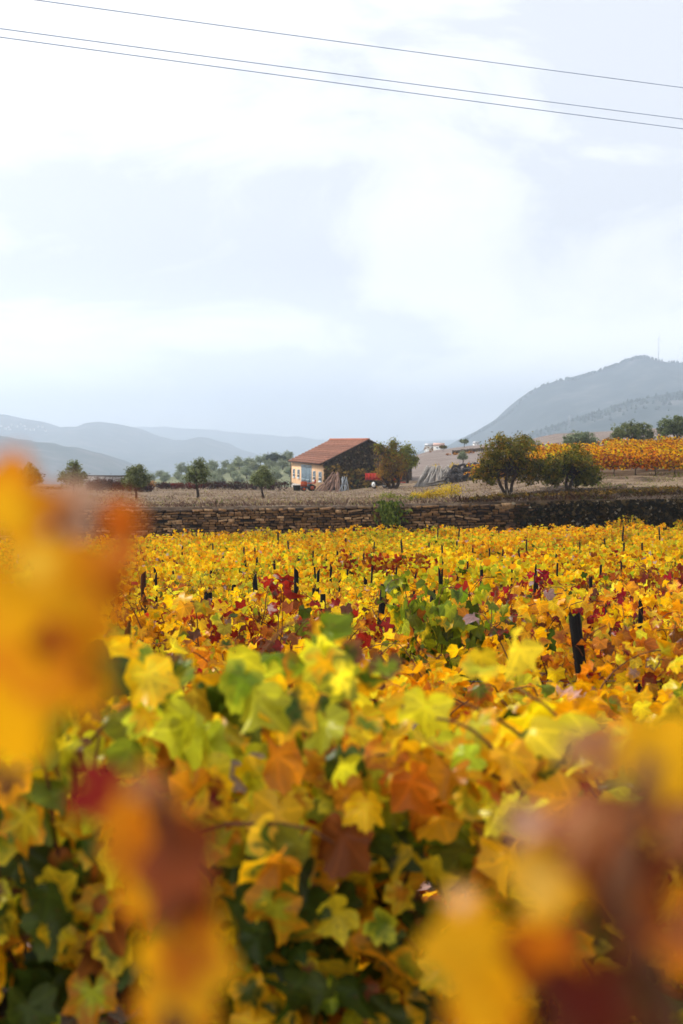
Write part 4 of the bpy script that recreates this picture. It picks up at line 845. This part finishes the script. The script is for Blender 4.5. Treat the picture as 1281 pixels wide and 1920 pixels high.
# creepers on the gable
def creeper(name, label, px0, px1, py0, py1, n, pal, seed, off=.25, lsize=.3, thick=.5):
    rng = np.random.default_rng(seed); px = rng.uniform(px0, px1, n); py = py0 + (py1 - py0) * rng.random(n) ** .8; cb = MB(); V = []
    ww = np.array((uu[1], -uu[0]))
    for a, q in zip(px, py):
        al = (a - CX) / F; s = (al * D0 - X0) / (ww[0] - al * ww[1]); y = D0 + s * ww[1]; d = off + rng.random() * thick
        top = zf + EV + (RG - EV) * max(0, 1 - abs(s - Wb / 2) / (Wb / 2)); V.append((X0 + s * ww[0] - uu[0] * d, y - uu[1] * d, min(ZZ(q, y), top - .3) + rng.normal(0, .08)))
    V = np.array(V); add_leaves(cb, 'low', V, np.stack([rng.normal(0, .5, n), -np.ones(n), rng.uniform(-.1, .9, n)], 1), np.stack([rng.normal(0, .6, n), rng.normal(0, .2, n), -np.ones(n)], 1), lsize * rng.uniform(.6, 1.2, n), tp(rng, n, pal), curl=.3, rng=rng)
    r = empty(name, (0, 0, 0), 0, label, 'creeper'); cb.build('foliage', M_tree, r); sb = MB()
    for i in range(8):
        p = V[rng.integers(n)].copy(); g = p.copy(); g[2] = zf - .4; p[1] += .1; sb.tube([g, (g + p) / 2 + rng.normal(0, .1, 3), p], (.05, .035, .02), 5)
    sb.build('stems', M_bark, r)
creeper('gable_creeper', 'dark leafless brown creeper spread over the barn gable', 608, 705, 828, 905, 4200, 'gablemix', 71, lsize=.24, off=.02, thick=.25)
creeper('gable_vine', 'brown green vine hanging on the gable corner behind the stakes', 608, 640, 874, 905, 900, 'ivybrown', 72, lsize=.24, thick=.9)
creeper('gable_shrub', 'dark shrubby vine with yellowish top along the gable foot', 640, 705, 880, 916, 2300, 'ivybrown', 73, lsize=.26, thick=1.6)

# ------------------------------------------------------------------ stakes, coils, trailer, tiller
def stake(a, c_, r, tint, label, group):
    a, c_ = np.array(a), np.array(c_); b = MB(); m_ = (a + c_) / 2; L = np.linalg.norm(c_ - a); pts = [a, a * .66 + c_ * .34 + R.normal(0, .012 * L, 3), a * .33 + c_ * .67 + R.normal(0, .012 * L, 3), c_]
    b.tube(np.array(pts) - a, np.array((1.05, 1., .95, .85)) * r, 6, tint=tint); o = b.build('wooden_stake', M_stake, loc=a); tag(o, label, 'stake', group)
for i in range(17):
    f = i / 16; D = 147.5 + R.uniform(-.4, .4); top = P(622 + f * 16 + R.normal(0, 4), 888 + R.uniform(-4, 10), 151.5); ft = P(593 + f * 45 + R.normal(0, 3), 920, D); ft[2] = G(ft[0], D) - .05
    stake(ft, top, .07, np.array((.24, .14, .10)) * R.uniform(.6, 1.25), 'brown wooden stake in the bundle leaning against the barn gable', 'brown gable stakes')
for i in range(8):
    D = 147.5 + R.uniform(-.4, .4); top = P(641 + R.uniform(-3, 12), 896 + R.uniform(-3, 4), 150); ft = P(636 + i * 2.6, 920, D); ft[2] = G(ft[0], D) - .05
    stake(ft, top, .05, np.array((.20, .21, .22)) * R.uniform(.7, 1.2), 'thin grey stake right of the brown stake bundle at the gable', 'grey stakes at the gable')
for i in range(44):
    f = i / 43; D = 133.5 + R.uniform(-.7, .7); ft = P(775 + f * 64 + R.normal(0, 3), 915, D); ft[2] = G(ft[0], D) - .02; top = P(803 + f * 38 + R.normal(0, 3.5), 876 + R.uniform(-4, 8), 136.5 + R.uniform(-.3, .3))
    stake(ft, top, .085, np.array((.25, .225, .20)) * R.uniform(.55, 1.3), 'weathered grey stake standing in the leaning pile by the coils', 'grey stakes of the leaning pile')
for i in range(12):
    D = 133.2 + R.uniform(-.6, .4); a = P(826 + R.normal(0, 5), 912 + R.uniform(-3, 2), D); a[2] = G(a[0], D) + R.uniform(0, .25); c_ = P(840 + R.normal(0, 9), 884 + R.uniform(-4, 12), 135.5)
    stake(a, c_, .055, np.array((.20, .175, .155)) * R.uniform(.55, 1.3), 'grey stake sprawling between the leaning pile and the coils', 'sprawling grey stakes')
for i in range(7):
    D = 132.4 + R.uniform(-.3, .3); a = P(796 + R.normal(0, 4), 914, D); a[2] = G(a[0], D) + .05 + i * .045; c_ = P(836 + R.normal(0, 5), 908, D); c_[2] = G(c_[0], D) + .15 + i * .06
    stake(a, c_, .05, np.array((.27, .24, .21)) * R.uniform(.6, 1.2), 'grey stake lying flat in front of the leaning pile', 'flat grey stakes')
def coil_mesh(seed):
    rng = np.random.default_rng(seed); b = MB()
    for k in range(9):
        r = rng.uniform(.24, .46); y = rng.uniform(-.28, .28); th = np.linspace(0, 2 * math.pi, 19); b.tube([(r * math.cos(t) * rng.uniform(.96, 1.04), y + .05 * math.sin(t + k), r * math.sin(t)) for t in th], .035, 5, cap=False)
    for k in range(5):
        t = k / 5 * 6.28; b.box((.5 * math.cos(t), 0, .5 * math.sin(t)), (.05, .6, .05))
    return b.mesh('wire_coil', M_coil, True)
cm = [coil_mesh(i) for i in range(3)]
CS = [(px_, hz0 + R.normal(0, .05), ly_) for hz0, ly_, xs_ in ((.38, 0, (842, 853, 865, 876, 888, 899, 908)), (.88, 1, (848, 859, 871, 882, 893, 904)), (.65, 2, (850, 862, 874, 886, 898)), (1.15, 2, (856, 868, 880, 892))) for px_ in xs_]
for i, (px, hz_, ly) in enumerate(CS):
    D = 132.5 + ly * .8; x = XX(px, D); o = bpy.data.objects.new('wire_coil', cm[i % 3]); COL.objects.link(o); o.location = (x, D, G(x, D) + hz_); o.rotation_euler = (R.normal(0, .2), R.uniform(0, 6), R.normal(0, .5)); o.scale = (1.0, 1.3, 1.0)
    tag(o, f"dark coil of old wire {'in the bottom' if ly == 0 else 'in the top' if ly == 1 else 'at the back'} of the heap, {'left' if px < 862 else 'middle' if px < 884 else 'right'} part", 'wire coil', 'dark wire coils heaped by the orchard tree')
# trailer
tD = 141.5; tx = XX(699, tD + 3.2); tg = G(XX(715, tD), tD)
TR = empty('trailer', (XX(719, tD), tD, tg), 0, 'red farm trailer half hidden under the rust brown tree', 'trailer')
ang = math.radians(-52); TR.rotation_euler = (0, 0, ang)
def bx(name, c, s, m, parent): b = MB(); b.box(c, s); return b.build(name, m, parent)
LT, WT = 3.5, 1.7; zb = .8
bx('bed', (0, 0, zb), (LT, WT, .12), M_dark, TR)
for sgn in (-1, 1):
    p = MB(); p.box((0, sgn * (WT / 2 + .03), zb + .40), (LT, .05, .66))
    for k_ in range(7): p.box((-LT / 2 + LT * (k_ + .5) / 7, sgn * (WT / 2 + .075), zb + .40), (.07, .04, .7))
    p.build('side_board', M_red, TR)
    p = MB(); p.box((sgn * (LT / 2 + .03), 0, zb + .40), (.05, WT - .02, .66)); p.box((sgn * (LT / 2 + .07), 0, zb + .6), (.035, WT - .1, .08)); p.box((sgn * (LT / 2 + .07), 0, zb + .2), (.035, WT - .1, .08)); p.build('tail_board', M_red, TR)
bx('axle', (-.55, 0, .42), (.1, WT, .1), M_dark, TR); bx('drawbar', (LT / 2 + .8, 0, .7), (1.6, .1, .1), M_red, TR)
for sx_ in (-.55,):
    for sgn in (-1, 1):
        t = MB(); th_ = np.linspace(0, 2 * math.pi, 21); t.tube([(sx_ + .33 * math.cos(a), sgn * (WT / 2 - .15), .42 + .33 * math.sin(a)) for a in th_], .11, 8, cap=False); wh = t.build('wheel', M_black, TR, smooth=True)
        r_ = MB(); r_.tube([(sx_, sgn * (WT / 2 - .26), .42), (sx_, sgn * (WT / 2 - .02), .42)], .27, 14); r_.build('rim', M_white, wh)
# orange walking tractor before the barn door
kD = 148.; kx = XX(578, kD); TK = empty('walking_tractor', (kx, kD, G(kx, kD)), math.radians(12), 'small orange walking tractor parked before the blue barn door', 'tractor'); TK.scale = (1.0, 1.0, 1.0)
h = MB(); h.box((-.45, 0, .72), (.62, .46, .46)); h.box((-.45, 0, .98), (.5, .36, .08)); h.build('engine_hood', M_orange, TK)
bx('chassis', (.05, 0, .45), (1.5, .3, .16), M_dark, TK); bx('fender', (.35, .36, .82), (.7, .24, .07), M_orange, TK); bx('fender', (.35, -.36, .82), (.7, .24, .07), M_orange, TK)
s = MB(); s.box((.55, 0, .86), (.36, .4, .08)); s.box((.74, 0, 1.04), (.07, .4, .34)); s.build('seat', M_red, TK)
t = MB(); t.tube([(.0, 0, .6), (.12, 0, 1.1)], .025, 6); t.tube([(.12 + .02 * math.cos(a), .2 * math.cos(a), 1.12 + .12 * math.sin(a)) for a in np.linspace(0, 6.28, 15)], .02, 5); t.build('steering_wheel', M_black, TK)
for x_w, r_w in ((.35, .36), (-.5, .24)):
    for sgn in (-1, 1):
        t = MB(); t.tube([(x_w + r_w * .74 * math.cos(a), sgn * .38, r_w + r_w * .74 * math.sin(a)) for a in np.linspace(0, 2 * math.pi, 19)], r_w * .28, 7, cap=False); wh = t.build('wheel', M_black, TK, smooth=True)
        r_ = MB(); r_.tube([(x_w, sgn * .31, r_w), (x_w, sgn * .45, r_w)], r_w * .58, 12); r_.build('rim', M_orange, wh)
t = MB(); th = np.linspace(0, 2 * math.pi, 13)[:-1]; n = 12; prof = [(.36, 0), (.42, .55), (.46, .58), (.40, .55), (.34, .06)]
V = [(r * math.cos(a), r * math.sin(a), z) for r, z in prof for a in th]; t.add(V, [(i * n + j, i * n + (j + 1) % n, (i + 1) * n + (j + 1) % n, (i + 1) * n + j) for i in range(4) for j in range(n)] + [tuple(range(n))[::-1], tuple(range(4 * n, 5 * n))])
q = P(557, 915, 150.); tag(t.build('tub', M_black, loc=(q[0], 150., G(q[0], 150.)), smooth=True), 'black tub standing at the grey plinth of the barn', 'tub')
# dead branches on the bank
for nm, px, D, lab in (('dead_branch', 876, 76, 'pale dead branches lying on the bank below the coils'), ('dead_branch', 945, 76, 'bare twigs lying at the foot of the left orchard tree')):
    b = MB(); x = XX(px, D); g = G(x, D)
    for i in range(9): 
        a = np.array((R.normal(0, .25), R.normal(0, .2), .0)); d = np.array((R.normal(0, .5), R.normal(0, .2), R.uniform(.2, .7))); b.tube([a, a + d * .5 + R.normal(0, .06, 3), a + d], (.022, .016, .008), 5, tint=(.32, .25, .2))
    tag(b.build(nm, M_stake, loc=(x, D, g)), lab, 'branch')
# low walls and far buildings
lw = MB(); a = P(160, 897, 165); c_ = P(245, 897, 165)
zt = ZZ(893, 165); zb = G((a[0] + c_[0]) / 2, 165) - .5
lw.box(((a[0] + c_[0]) / 2, 165, (zt + zb) / 2), (c_[0] - a[0], .8, zt - zb)); 
wr = empty('block_wall', ((a[0] + c_[0]) / 2, 165, zb), 0, 'low grey wall behind the dark red vines at left', 'wall'); o = lw.build('wall_body', M_plinth, wr, loc=(-(a[0] + c_[0]) / 2, -165, -zb)); 
bx('coping', (0, 0, zt - zb + .05), (c_[0] - a[0] + .2, 1.0, .1), M_dark, wr)
def bank_wall(name, pa, pb, D, h, label, m=M_gable):
    a, c_ = P(*pa, D), P(*pb, D); b = MB(); n = 14
    for i in range(n):
        f0, f1 = i / n, (i + 1) / n; x = a[0] + (c_[0] - a[0]) * (f0 + f1) / 2; z = G(x, D) + h; b.box((x, D + R.uniform(-.05, .05), z - h / 2 + R.normal(0, .05) - .5), ((c_[0] - a[0]) / n * .98, .6, h + 1.0))
    tag(b.build(name, m), label, 'wall')
bank_wall('terrace_wall', (848, 842), (925, 843), 238, .55, 'dark terrace bank wall above the orange red vine patches')
def house(name, p, wx, wy, hz_, label, group, roofm=M_rroof, rz=0.):
    r = empty(name, p, rz, label, 'house', group); b = MB(); b.box((0, 0, hz_ / 2 - 1.0), (wx, wy, hz_ + 2.0)); b.build('wall', M_pale, r)
    rf = MB(); V = [(-wx * .54, -wy * .56, hz_), (wx * .54, -wy * .56, hz_), (wx * .54, wy * .56, hz_), (-wx * .54, wy * .56, hz_), (-wx * .54, 0, hz_ + wy * .22), (wx * .54, 0, hz_ + wy * .22)]
    rf.add(V, [(0, 1, 5, 4), (2, 3, 4, 5), (0, 4, 3), (1, 2, 5), (3, 2, 1, 0)]); rf.build('roof', roofm, r)
    wd = MB(); wd.box((-wx * .2, -wy / 2 - .02, hz_ * .55), (wx * .14, .06, hz_ * .3)); wd.build('window', M_glass, r)
    wd = MB(); wd.box((wx * .2, -wy / 2 - .02, hz_ * .55), (wx * .14, .06, hz_ * .3)); wd.build('window', M_glass, r)
p = P(823, 842, 330); house('far_house', (p[0], 330, ZZ(844, 330)), 2.4, 3, 1.0, 'tiny white house with low roof beyond the bare field', None, M_rpale)
p = P(806, 843, 332); house('far_house', (p[0], 332, ZZ(843, 332)), 2.2, 3, .8, 'tiny white shed left of the far white house', None, M_steel)
p = P(893, 834, 300); house('far_house', (p[0], 300, ZZ(836, 300)), 1.2, 2, .5, 'tiny pale hut on the crest left of the orchard tree', None, M_steel)
rv = np.random.default_rng(88); VL = [(3, 799), (11, 804), (16, 801), (22, 797), (19, 805), (33, 800), (46, 799), (49, 805), (57, 806), (64, 806), (80, 801), (86, 808), (40, 796), (72, 800)]
for i, (px, py) in enumerate(VL):
    q = on_hill('left_hills', px, py); house('village_house', tuple(q), rv.uniform(5, 9), 6, rv.uniform(3.5, 5), f"tiny white village house on the hazy left hill, {'lower' if py > 803 else 'upper'} line, {'near the left edge' if px < 18 else 'left part' if px < 42 else 'middle part' if px < 62 else 'right end'}", 'white village houses on the hazy left hill', rz=rv.uniform(-.6, .6))
# turbines and pylon
def turbine(px, pyb, pyt, D, lab):
    at, fr_ = HILLS['mountain']; q = at(px, 0); q[0] = XX(px, q[1]); hub = ZZ(pyt, q[1]) - q[2]; r = empty('wind_turbine', tuple(q), 0, lab, 'wind turbine', 'wind turbines on the mountain ridge')
    b = MB(); b.tube([(0, 0, -6), (0, 0, hub * .5), (0, 0, hub)], (1.0, .8, .6), 10); b.build('tower', M_white, r, smooth=True)
    b = MB(); b.tube([(0, -2.6, hub), (0, -1.5, hub), (0, 2.4, hub)], (.8, 1.3, 1.0), 8); b.build('nacelle', M_white, r, smooth=True)
    for k_ in range(3):
        a = math.radians(85 + 120 * k_); b = MB(); b.tube([(0, -2.4, hub), (4 * math.cos(a), -2.4, hub + 4 * math.sin(a)), (14 * math.cos(a), -2.4, hub + 14 * math.sin(a))], (.4, .6, .15), 5); b.build('blade', M_white, r)
turbine(1233, 675, 636, 3600, 'slender white wind turbine standing on the mountain ridge'); turbine(1279.5, 683, 650, 3600, 'white wind turbine cut by the right edge on the ridge')
q = on_hill('mountain_spur', 1067, 806); pk = empty('power_pylon', tuple(q), .3, 'faint grey lattice pylon on the hazy mountain slope', 'pylon'); h = ZZ(779, q[1]) - q[2]; lg = MB()
for sx_ in (-1, 1):
    for sy_ in (-1, 1): lg.tube([(sx_ * h * .1, sy_ * h * .1, -2), (sx_ * h * .02, sy_ * h * .02, h)], .22, 4)
for k_ in range(6):
    z0, z1 = h * k_ / 6, h * (k_ + 1) / 6; w0, w1 = h * (.1 - .08 * k_ / 6), h * (.1 - .08 * (k_ + 1) / 6); lg.tube([(-w0, -w0, z0), (w1, -w1, z1)], .12, 4); lg.tube([(w0, -w0, z0), (-w1, -w1, z1)], .12, 4)
lg.build('mast', M_steel, pk); ar = MB()
for f in (.72, .84, .96): ar.tube([(-h * .17, 0, h * f), (h * .17, 0, h * f)], .2, 4)
ar.build('crossarm', M_steel, pk)
# trees on the mountain ridge: a far wood that reads as one fringe
fb = MB(); rf_ = np.random.default_rng(66); at, fr_ = HILLS['mountain']; atS, frS = HILLS['mountain_spur']; nW = 0
cone = lambda h, w_: None
def far_tree(mb, p, h, w_, rng):
    k = 5; V = []; 
    for z, r in ((0, .25), (.25, 1.), (.55, .75), (.85, .4), (1.05, .05)):
        for j in range(k):
            a = 6.283 * j / k + rng.uniform(0, .5); V.append((p[0] + w_ * r * math.cos(a) * rng.uniform(.7, 1.2), p[1] + w_ * r * math.sin(a) * rng.uniform(.7, 1.2), p[2] - 1 + h * z))
    mb.add(V, [(i * k + j, i * k + (j + 1) % k, (i + 1) * k + (j + 1) % k, (i + 1) * k + j) for i in range(4) for j in range(k)], tint=np.array((.02, .04, .028)) * rng.uniform(.6, 1.3))
for i in range(480):
    px = rf_.choice((rf_.uniform(865, 960), rf_.uniform(1060, 1110), rf_.uniform(1130, 1215), rf_.uniform(870, 1290)))
    p = at(px, -abs(rf_.normal(0, 8))); far_tree(fb, p, rf_.uniform(4, 9), rf_.uniform(2.2, 4.5), rf_)
for i in range(260):
    px = rf_.uniform(940, 1300); p = atS(px, -abs(rf_.normal(0, 60))); far_tree(fb, p, rf_.uniform(4, 8), rf_.uniform(1.8, 4), rf_)
tag(fb.build('far_forest', M_stone), 'hazy fringe of trees along the mountain ridge', kind='stuff')

# ------------------------------------------------------------------ grass, fallen leaves, stones
rg = np.random.default_rng(29); gb = MB(); n = 60000
D = 70.05 + (150 - 70.05) * rg.random(n) ** 1.8; px = rg.uniform(-40, 1320, n)
x = (px - CX) / F * D; pn = np.array([mnoise.fractal(Vector((a * .22, b_ * .45, 7.)), 1.0, 2.0, 3) for a, b_ in zip(x, D)])
keep = ~((px > 1000) & (D > 92)) & ~((px > 880) & (D > 115)) & (rg.random(n) < np.clip(.55 + pn * 1.1, .12, 1)); D, px, x, pn = D[keep], px[keep], x[keep], pn[keep]; n = len(D)
z = np.array([G(a, b_) for a, b_ in zip(x, D)])
hgt = rg.uniform(.05, .17, n) * (1 + np.clip(pn, 0, 1) * 1.4) * np.where(rg.random(n) < .05, 1.7, 1) * np.interp(D, [71, 76, 150], [1.5, 1., .9])
c1 = tp(rg, n, 'grass') * np.clip(1 + .5 * pn, .6, 1.4)[:, None]; right = (px > 1080)[:, None]; c1 = np.where(right & (rg.random((n, 1)) < .5), tp(rg, n, 'weed') * .7, c1)
c1 = np.where(((pn < -.12) & (rg.random(n) < .5))[:, None], np.array((.13, .08, .06)), c1); c1 = np.where(((D < 75) & (rg.random(n) < .55))[:, None], np.array((.15, .095, .065)) * rg.uniform(.5, 1.5, (n, 1)), c1)
bank = ((px > 860) & (D < np.interp(px, [860, 930, 1050, 1281], [72, 81, 82, 79])))[:, None]; c1 = np.where(bank, c1 * np.array((.30, .24, .2)), c1)  # bank grass darkened like the soil, tree shade included in its colour
add_leaves(gb, 'blade', np.stack([x, D, z + hgt * .35], 1), np.stack([rg.normal(0, .6, n), -np.ones(n), rg.normal(.6, .5, n)], 1), np.stack([rg.normal(0, .9, n), rg.normal(0, .5, n), np.ones(n)], 1), hgt, c1, curl=.3, rng=rg, stretch=.5)
tag(gb.build('dry_grass', M_grass), 'dry tan grass covering the terrace above the stone wall', kind='stuff')
fl = MB(); n = 2600; y = rg.uniform(.5, 14, n) ** 1.0; x = rg.uniform(-1, 1, n) * (.28 * y + 1.2); z = np.array([G(a, b_) for a, b_ in zip(x, y)])
add_leaves(fl, 'mid', np.stack([x, y, z + .05 + rg.random(n) * .03], 1), np.stack([rg.normal(0, .3, n), rg.normal(0, .3, n), np.ones(n)], 1), rg.normal(0, 1, (n, 3)), .11 * rg.uniform(.6, 1.2, n), pick(rg, n, NM, [2, .5, 3, 7, .4, .2, .2, .5, 3, 3]), curl=.5, rng=rg)
tag(fl.build('fallen_leaves', M_leaf), 'brown fallen leaves lying on the soil between the vine rows', kind='stuff')
gr = MB(); n = 5000; y = rg.uniform(.8, 16, n); x = rg.uniform(-1, 1, n) * (.28 * y + 1.2); kp = np.array([mnoise.noise(Vector((a * .9, b_ * .9, 2.))) > .12 for a, b_ in zip(x, y)]); x, y = x[kp], y[kp]; n = len(x); z = np.array([G(a, b_) for a, b_ in zip(x, y)])
hh = rg.uniform(.05, .16, n); add_leaves(gr, 'blade', np.stack([x, y, z + hh * .45], 1), np.stack([rg.normal(0, .5, n), -np.ones(n), rg.normal(.2, .2, n)], 1), np.stack([rg.normal(0, .5, n), rg.normal(0, .3, n), np.ones(n)], 1), hh, tp(rg, n, 'fern'), curl=.2, rng=rg, stretch=.3)
tag(gr.build('ground_weeds', M_grass), 'short green weeds between the vine rows', kind='stuff')

# ------------------------------------------------------------------ blurred shoots close to the camera
def shoot(label, base, canes, leaves_, seed):
    """base: foot of the vine on the ground; leaves_: px, py, D, size, roll, face(dx,dz), colour, edge, curl"""
    g = np.array(base); g[2] = G(g[0], g[1]); root = empty('grapevine_shoot', tuple(g), 0, label, 'grapevine', 'vine shoots close to the camera'); rng = np.random.default_rng(seed); tb = MB()
    for pts in canes:
        q = [P(p[0], p[1], p[2] * .78) - g for p in pts]; full = [np.zeros(3) + np.array((0, 0, -.1)), q[0] * np.array((.5, .5, .45))] + q; tb.tube(full, np.linspace(.008, .0035, len(full)), 7)
    tb.build('cane', M_cane, root, smooth=True)
    for (px, py, D, size, roll, fx, fz, c1, c2, cu) in leaves_:
        D *= .78; size *= .78
        lb = MB(); p = P(px, py, D) - g; nn = np.array([[fx, -1.0, fz]]); tip = np.array([[math.sin(roll), 0.0, math.cos(roll)]])
        add_leaves(lb, 'hi', p[None, :], nn, tip, size / 1.3, C[c1][None, :] if isinstance(c1, str) else np.array([c1]), C[c2][None, :] if isinstance(c2, str) else np.array([c2]), curl=cu, rng=rng); lb.build('leaf', M_leaf_near, root, smooth=True)
PK = (.42, .165, .06); DB = (.13, .03, .008); YO = (.88, .43, .004); OR = (.62, .18, .004); LV = (.56, .35, .24)
shoot('big blurred yellow vine leaves close to the camera at the left edge', (-.42, .75, 0), [[(-60, 1500, .62), (40, 1200, .60), (120, 980, .60)]],
      [(45, 1120, .56, .078, 2.9, .1, .2, 'gold', (.75, .26, .004), .3), (0, 970, .58, .05, .3, .3, .3, YO, OR, .3), (195, 1040, .60, .044, 2.6, -.5, .5, OR, (.36, .07, .004), .5), (105, 950, .68, .040, 1.2, .4, .8, PK, LV, .5), (222, 985, .62, .024, .4, .8, .2, (.6, .10, .005), OR, .4), (-20, 1290, .58, .07, 2.6, .2, .1, YO, 'gold', .3), (125, 1170, .575, .042, 2.7, -.8, 0., (.40, .13, .005), DB, .5), (150, 1270, .60, .036, 3.0, -.4, .1, OR, YO, .4), (85, 1195, .545, .020, 2.2, .1, .2, (.30, .09, .008), OR, .4), (60, 1060, .545, .026, 1.0, .2, .7, (.95, .62, .05), YO, .4)], 1)  # the last, palest leaf is a highlight put in as leaf colour
shoot('blurred orange and brown hanging vine leaves at the lower left', (-.1, .55, 0), [[(330, 1900, .66), (330, 1600, .64), (300, 1480, .64)]],
      [(275, 1550, .66, .052, 3.1, .2, .2, OR, (.70, .24, .006), .35), (335, 1580, .63, .056, 3.05, -.9, .1, (.17, .035, .007), (.24, .05, .01), .4), (345, 1790, .64, .052, 2.9, .1, .3, OR, YO, .35), (172, 1478, .80, .042, 1.9, .3, .7, 'red', 'red', .3), (262, 1475, .7, .032, 2.4, -.2, .6, PK, OR, .4), (325, 1885, .66, .046, 2.9, .1, .3, YO, OR, .3), (375, 1690, .645, .030, 2.6, -.5, .2, (.26, .05, .008), OR, .5), (270, 1660, .65, .032, 3.3, .3, .3, YO, OR, .4)], 2)
shoot('blurred brown and yellow curled vine leaves at the lower right', (.25, .5, 0), [[(1250, 1900, .60), (1150, 1700, .56), (1220, 1420, .56)]],
      [(920, 1770, .60, .064, 3.7, .3, .4, YO, 'gold', .3), (1085, 1565, .58, .050, .8, -.5, .9, PK, (.26, .07, .02), .5), (1235, 1440, .60, .050, .6, .2, .5, YO, 'gold', .3), (1150, 1655, .57, .055, 2.2, .6, .5, (.30, .085, .014), (.18, .035, .008), .5), (1105, 1860, .58, .05, 2.8, -.3, .1, (.13, .012, .004), DB, .4), (985, 1555, .58, .026, .8, -.8, 1.0, LV, PK, .5), (1110, 1420, .62, .034, .4, -.2, .9, PK, (.40, .2, .1), .5), (1255, 1550, .58, .036, 1.2, .3, 1.0, PK, (.22, .06, .02), .5), (1275, 1740, .60, .045, 2.4, .5, .3, (.32, .09, .02), OR, .4), (900, 1890, .60, .042, 2.8, .2, .2, 'gold', OR, .3), (1010, 1660, .58, .042, .9, -.2, .8, (.80, .46, .06), YO, .4), (1030, 1760, .59, .045, 2.5, .3, .3, OR, (.30, .08, .01), .4), (860, 1690, .60, .020, .7, -.5, 1.0, (.75, .50, .30), YO, .4), (1190, 1530, .56, .026, 1.8, .3, .4, OR, DB, .5)], 3)  # small pale leaves carry the edge glow and pink highlight as leaf colour
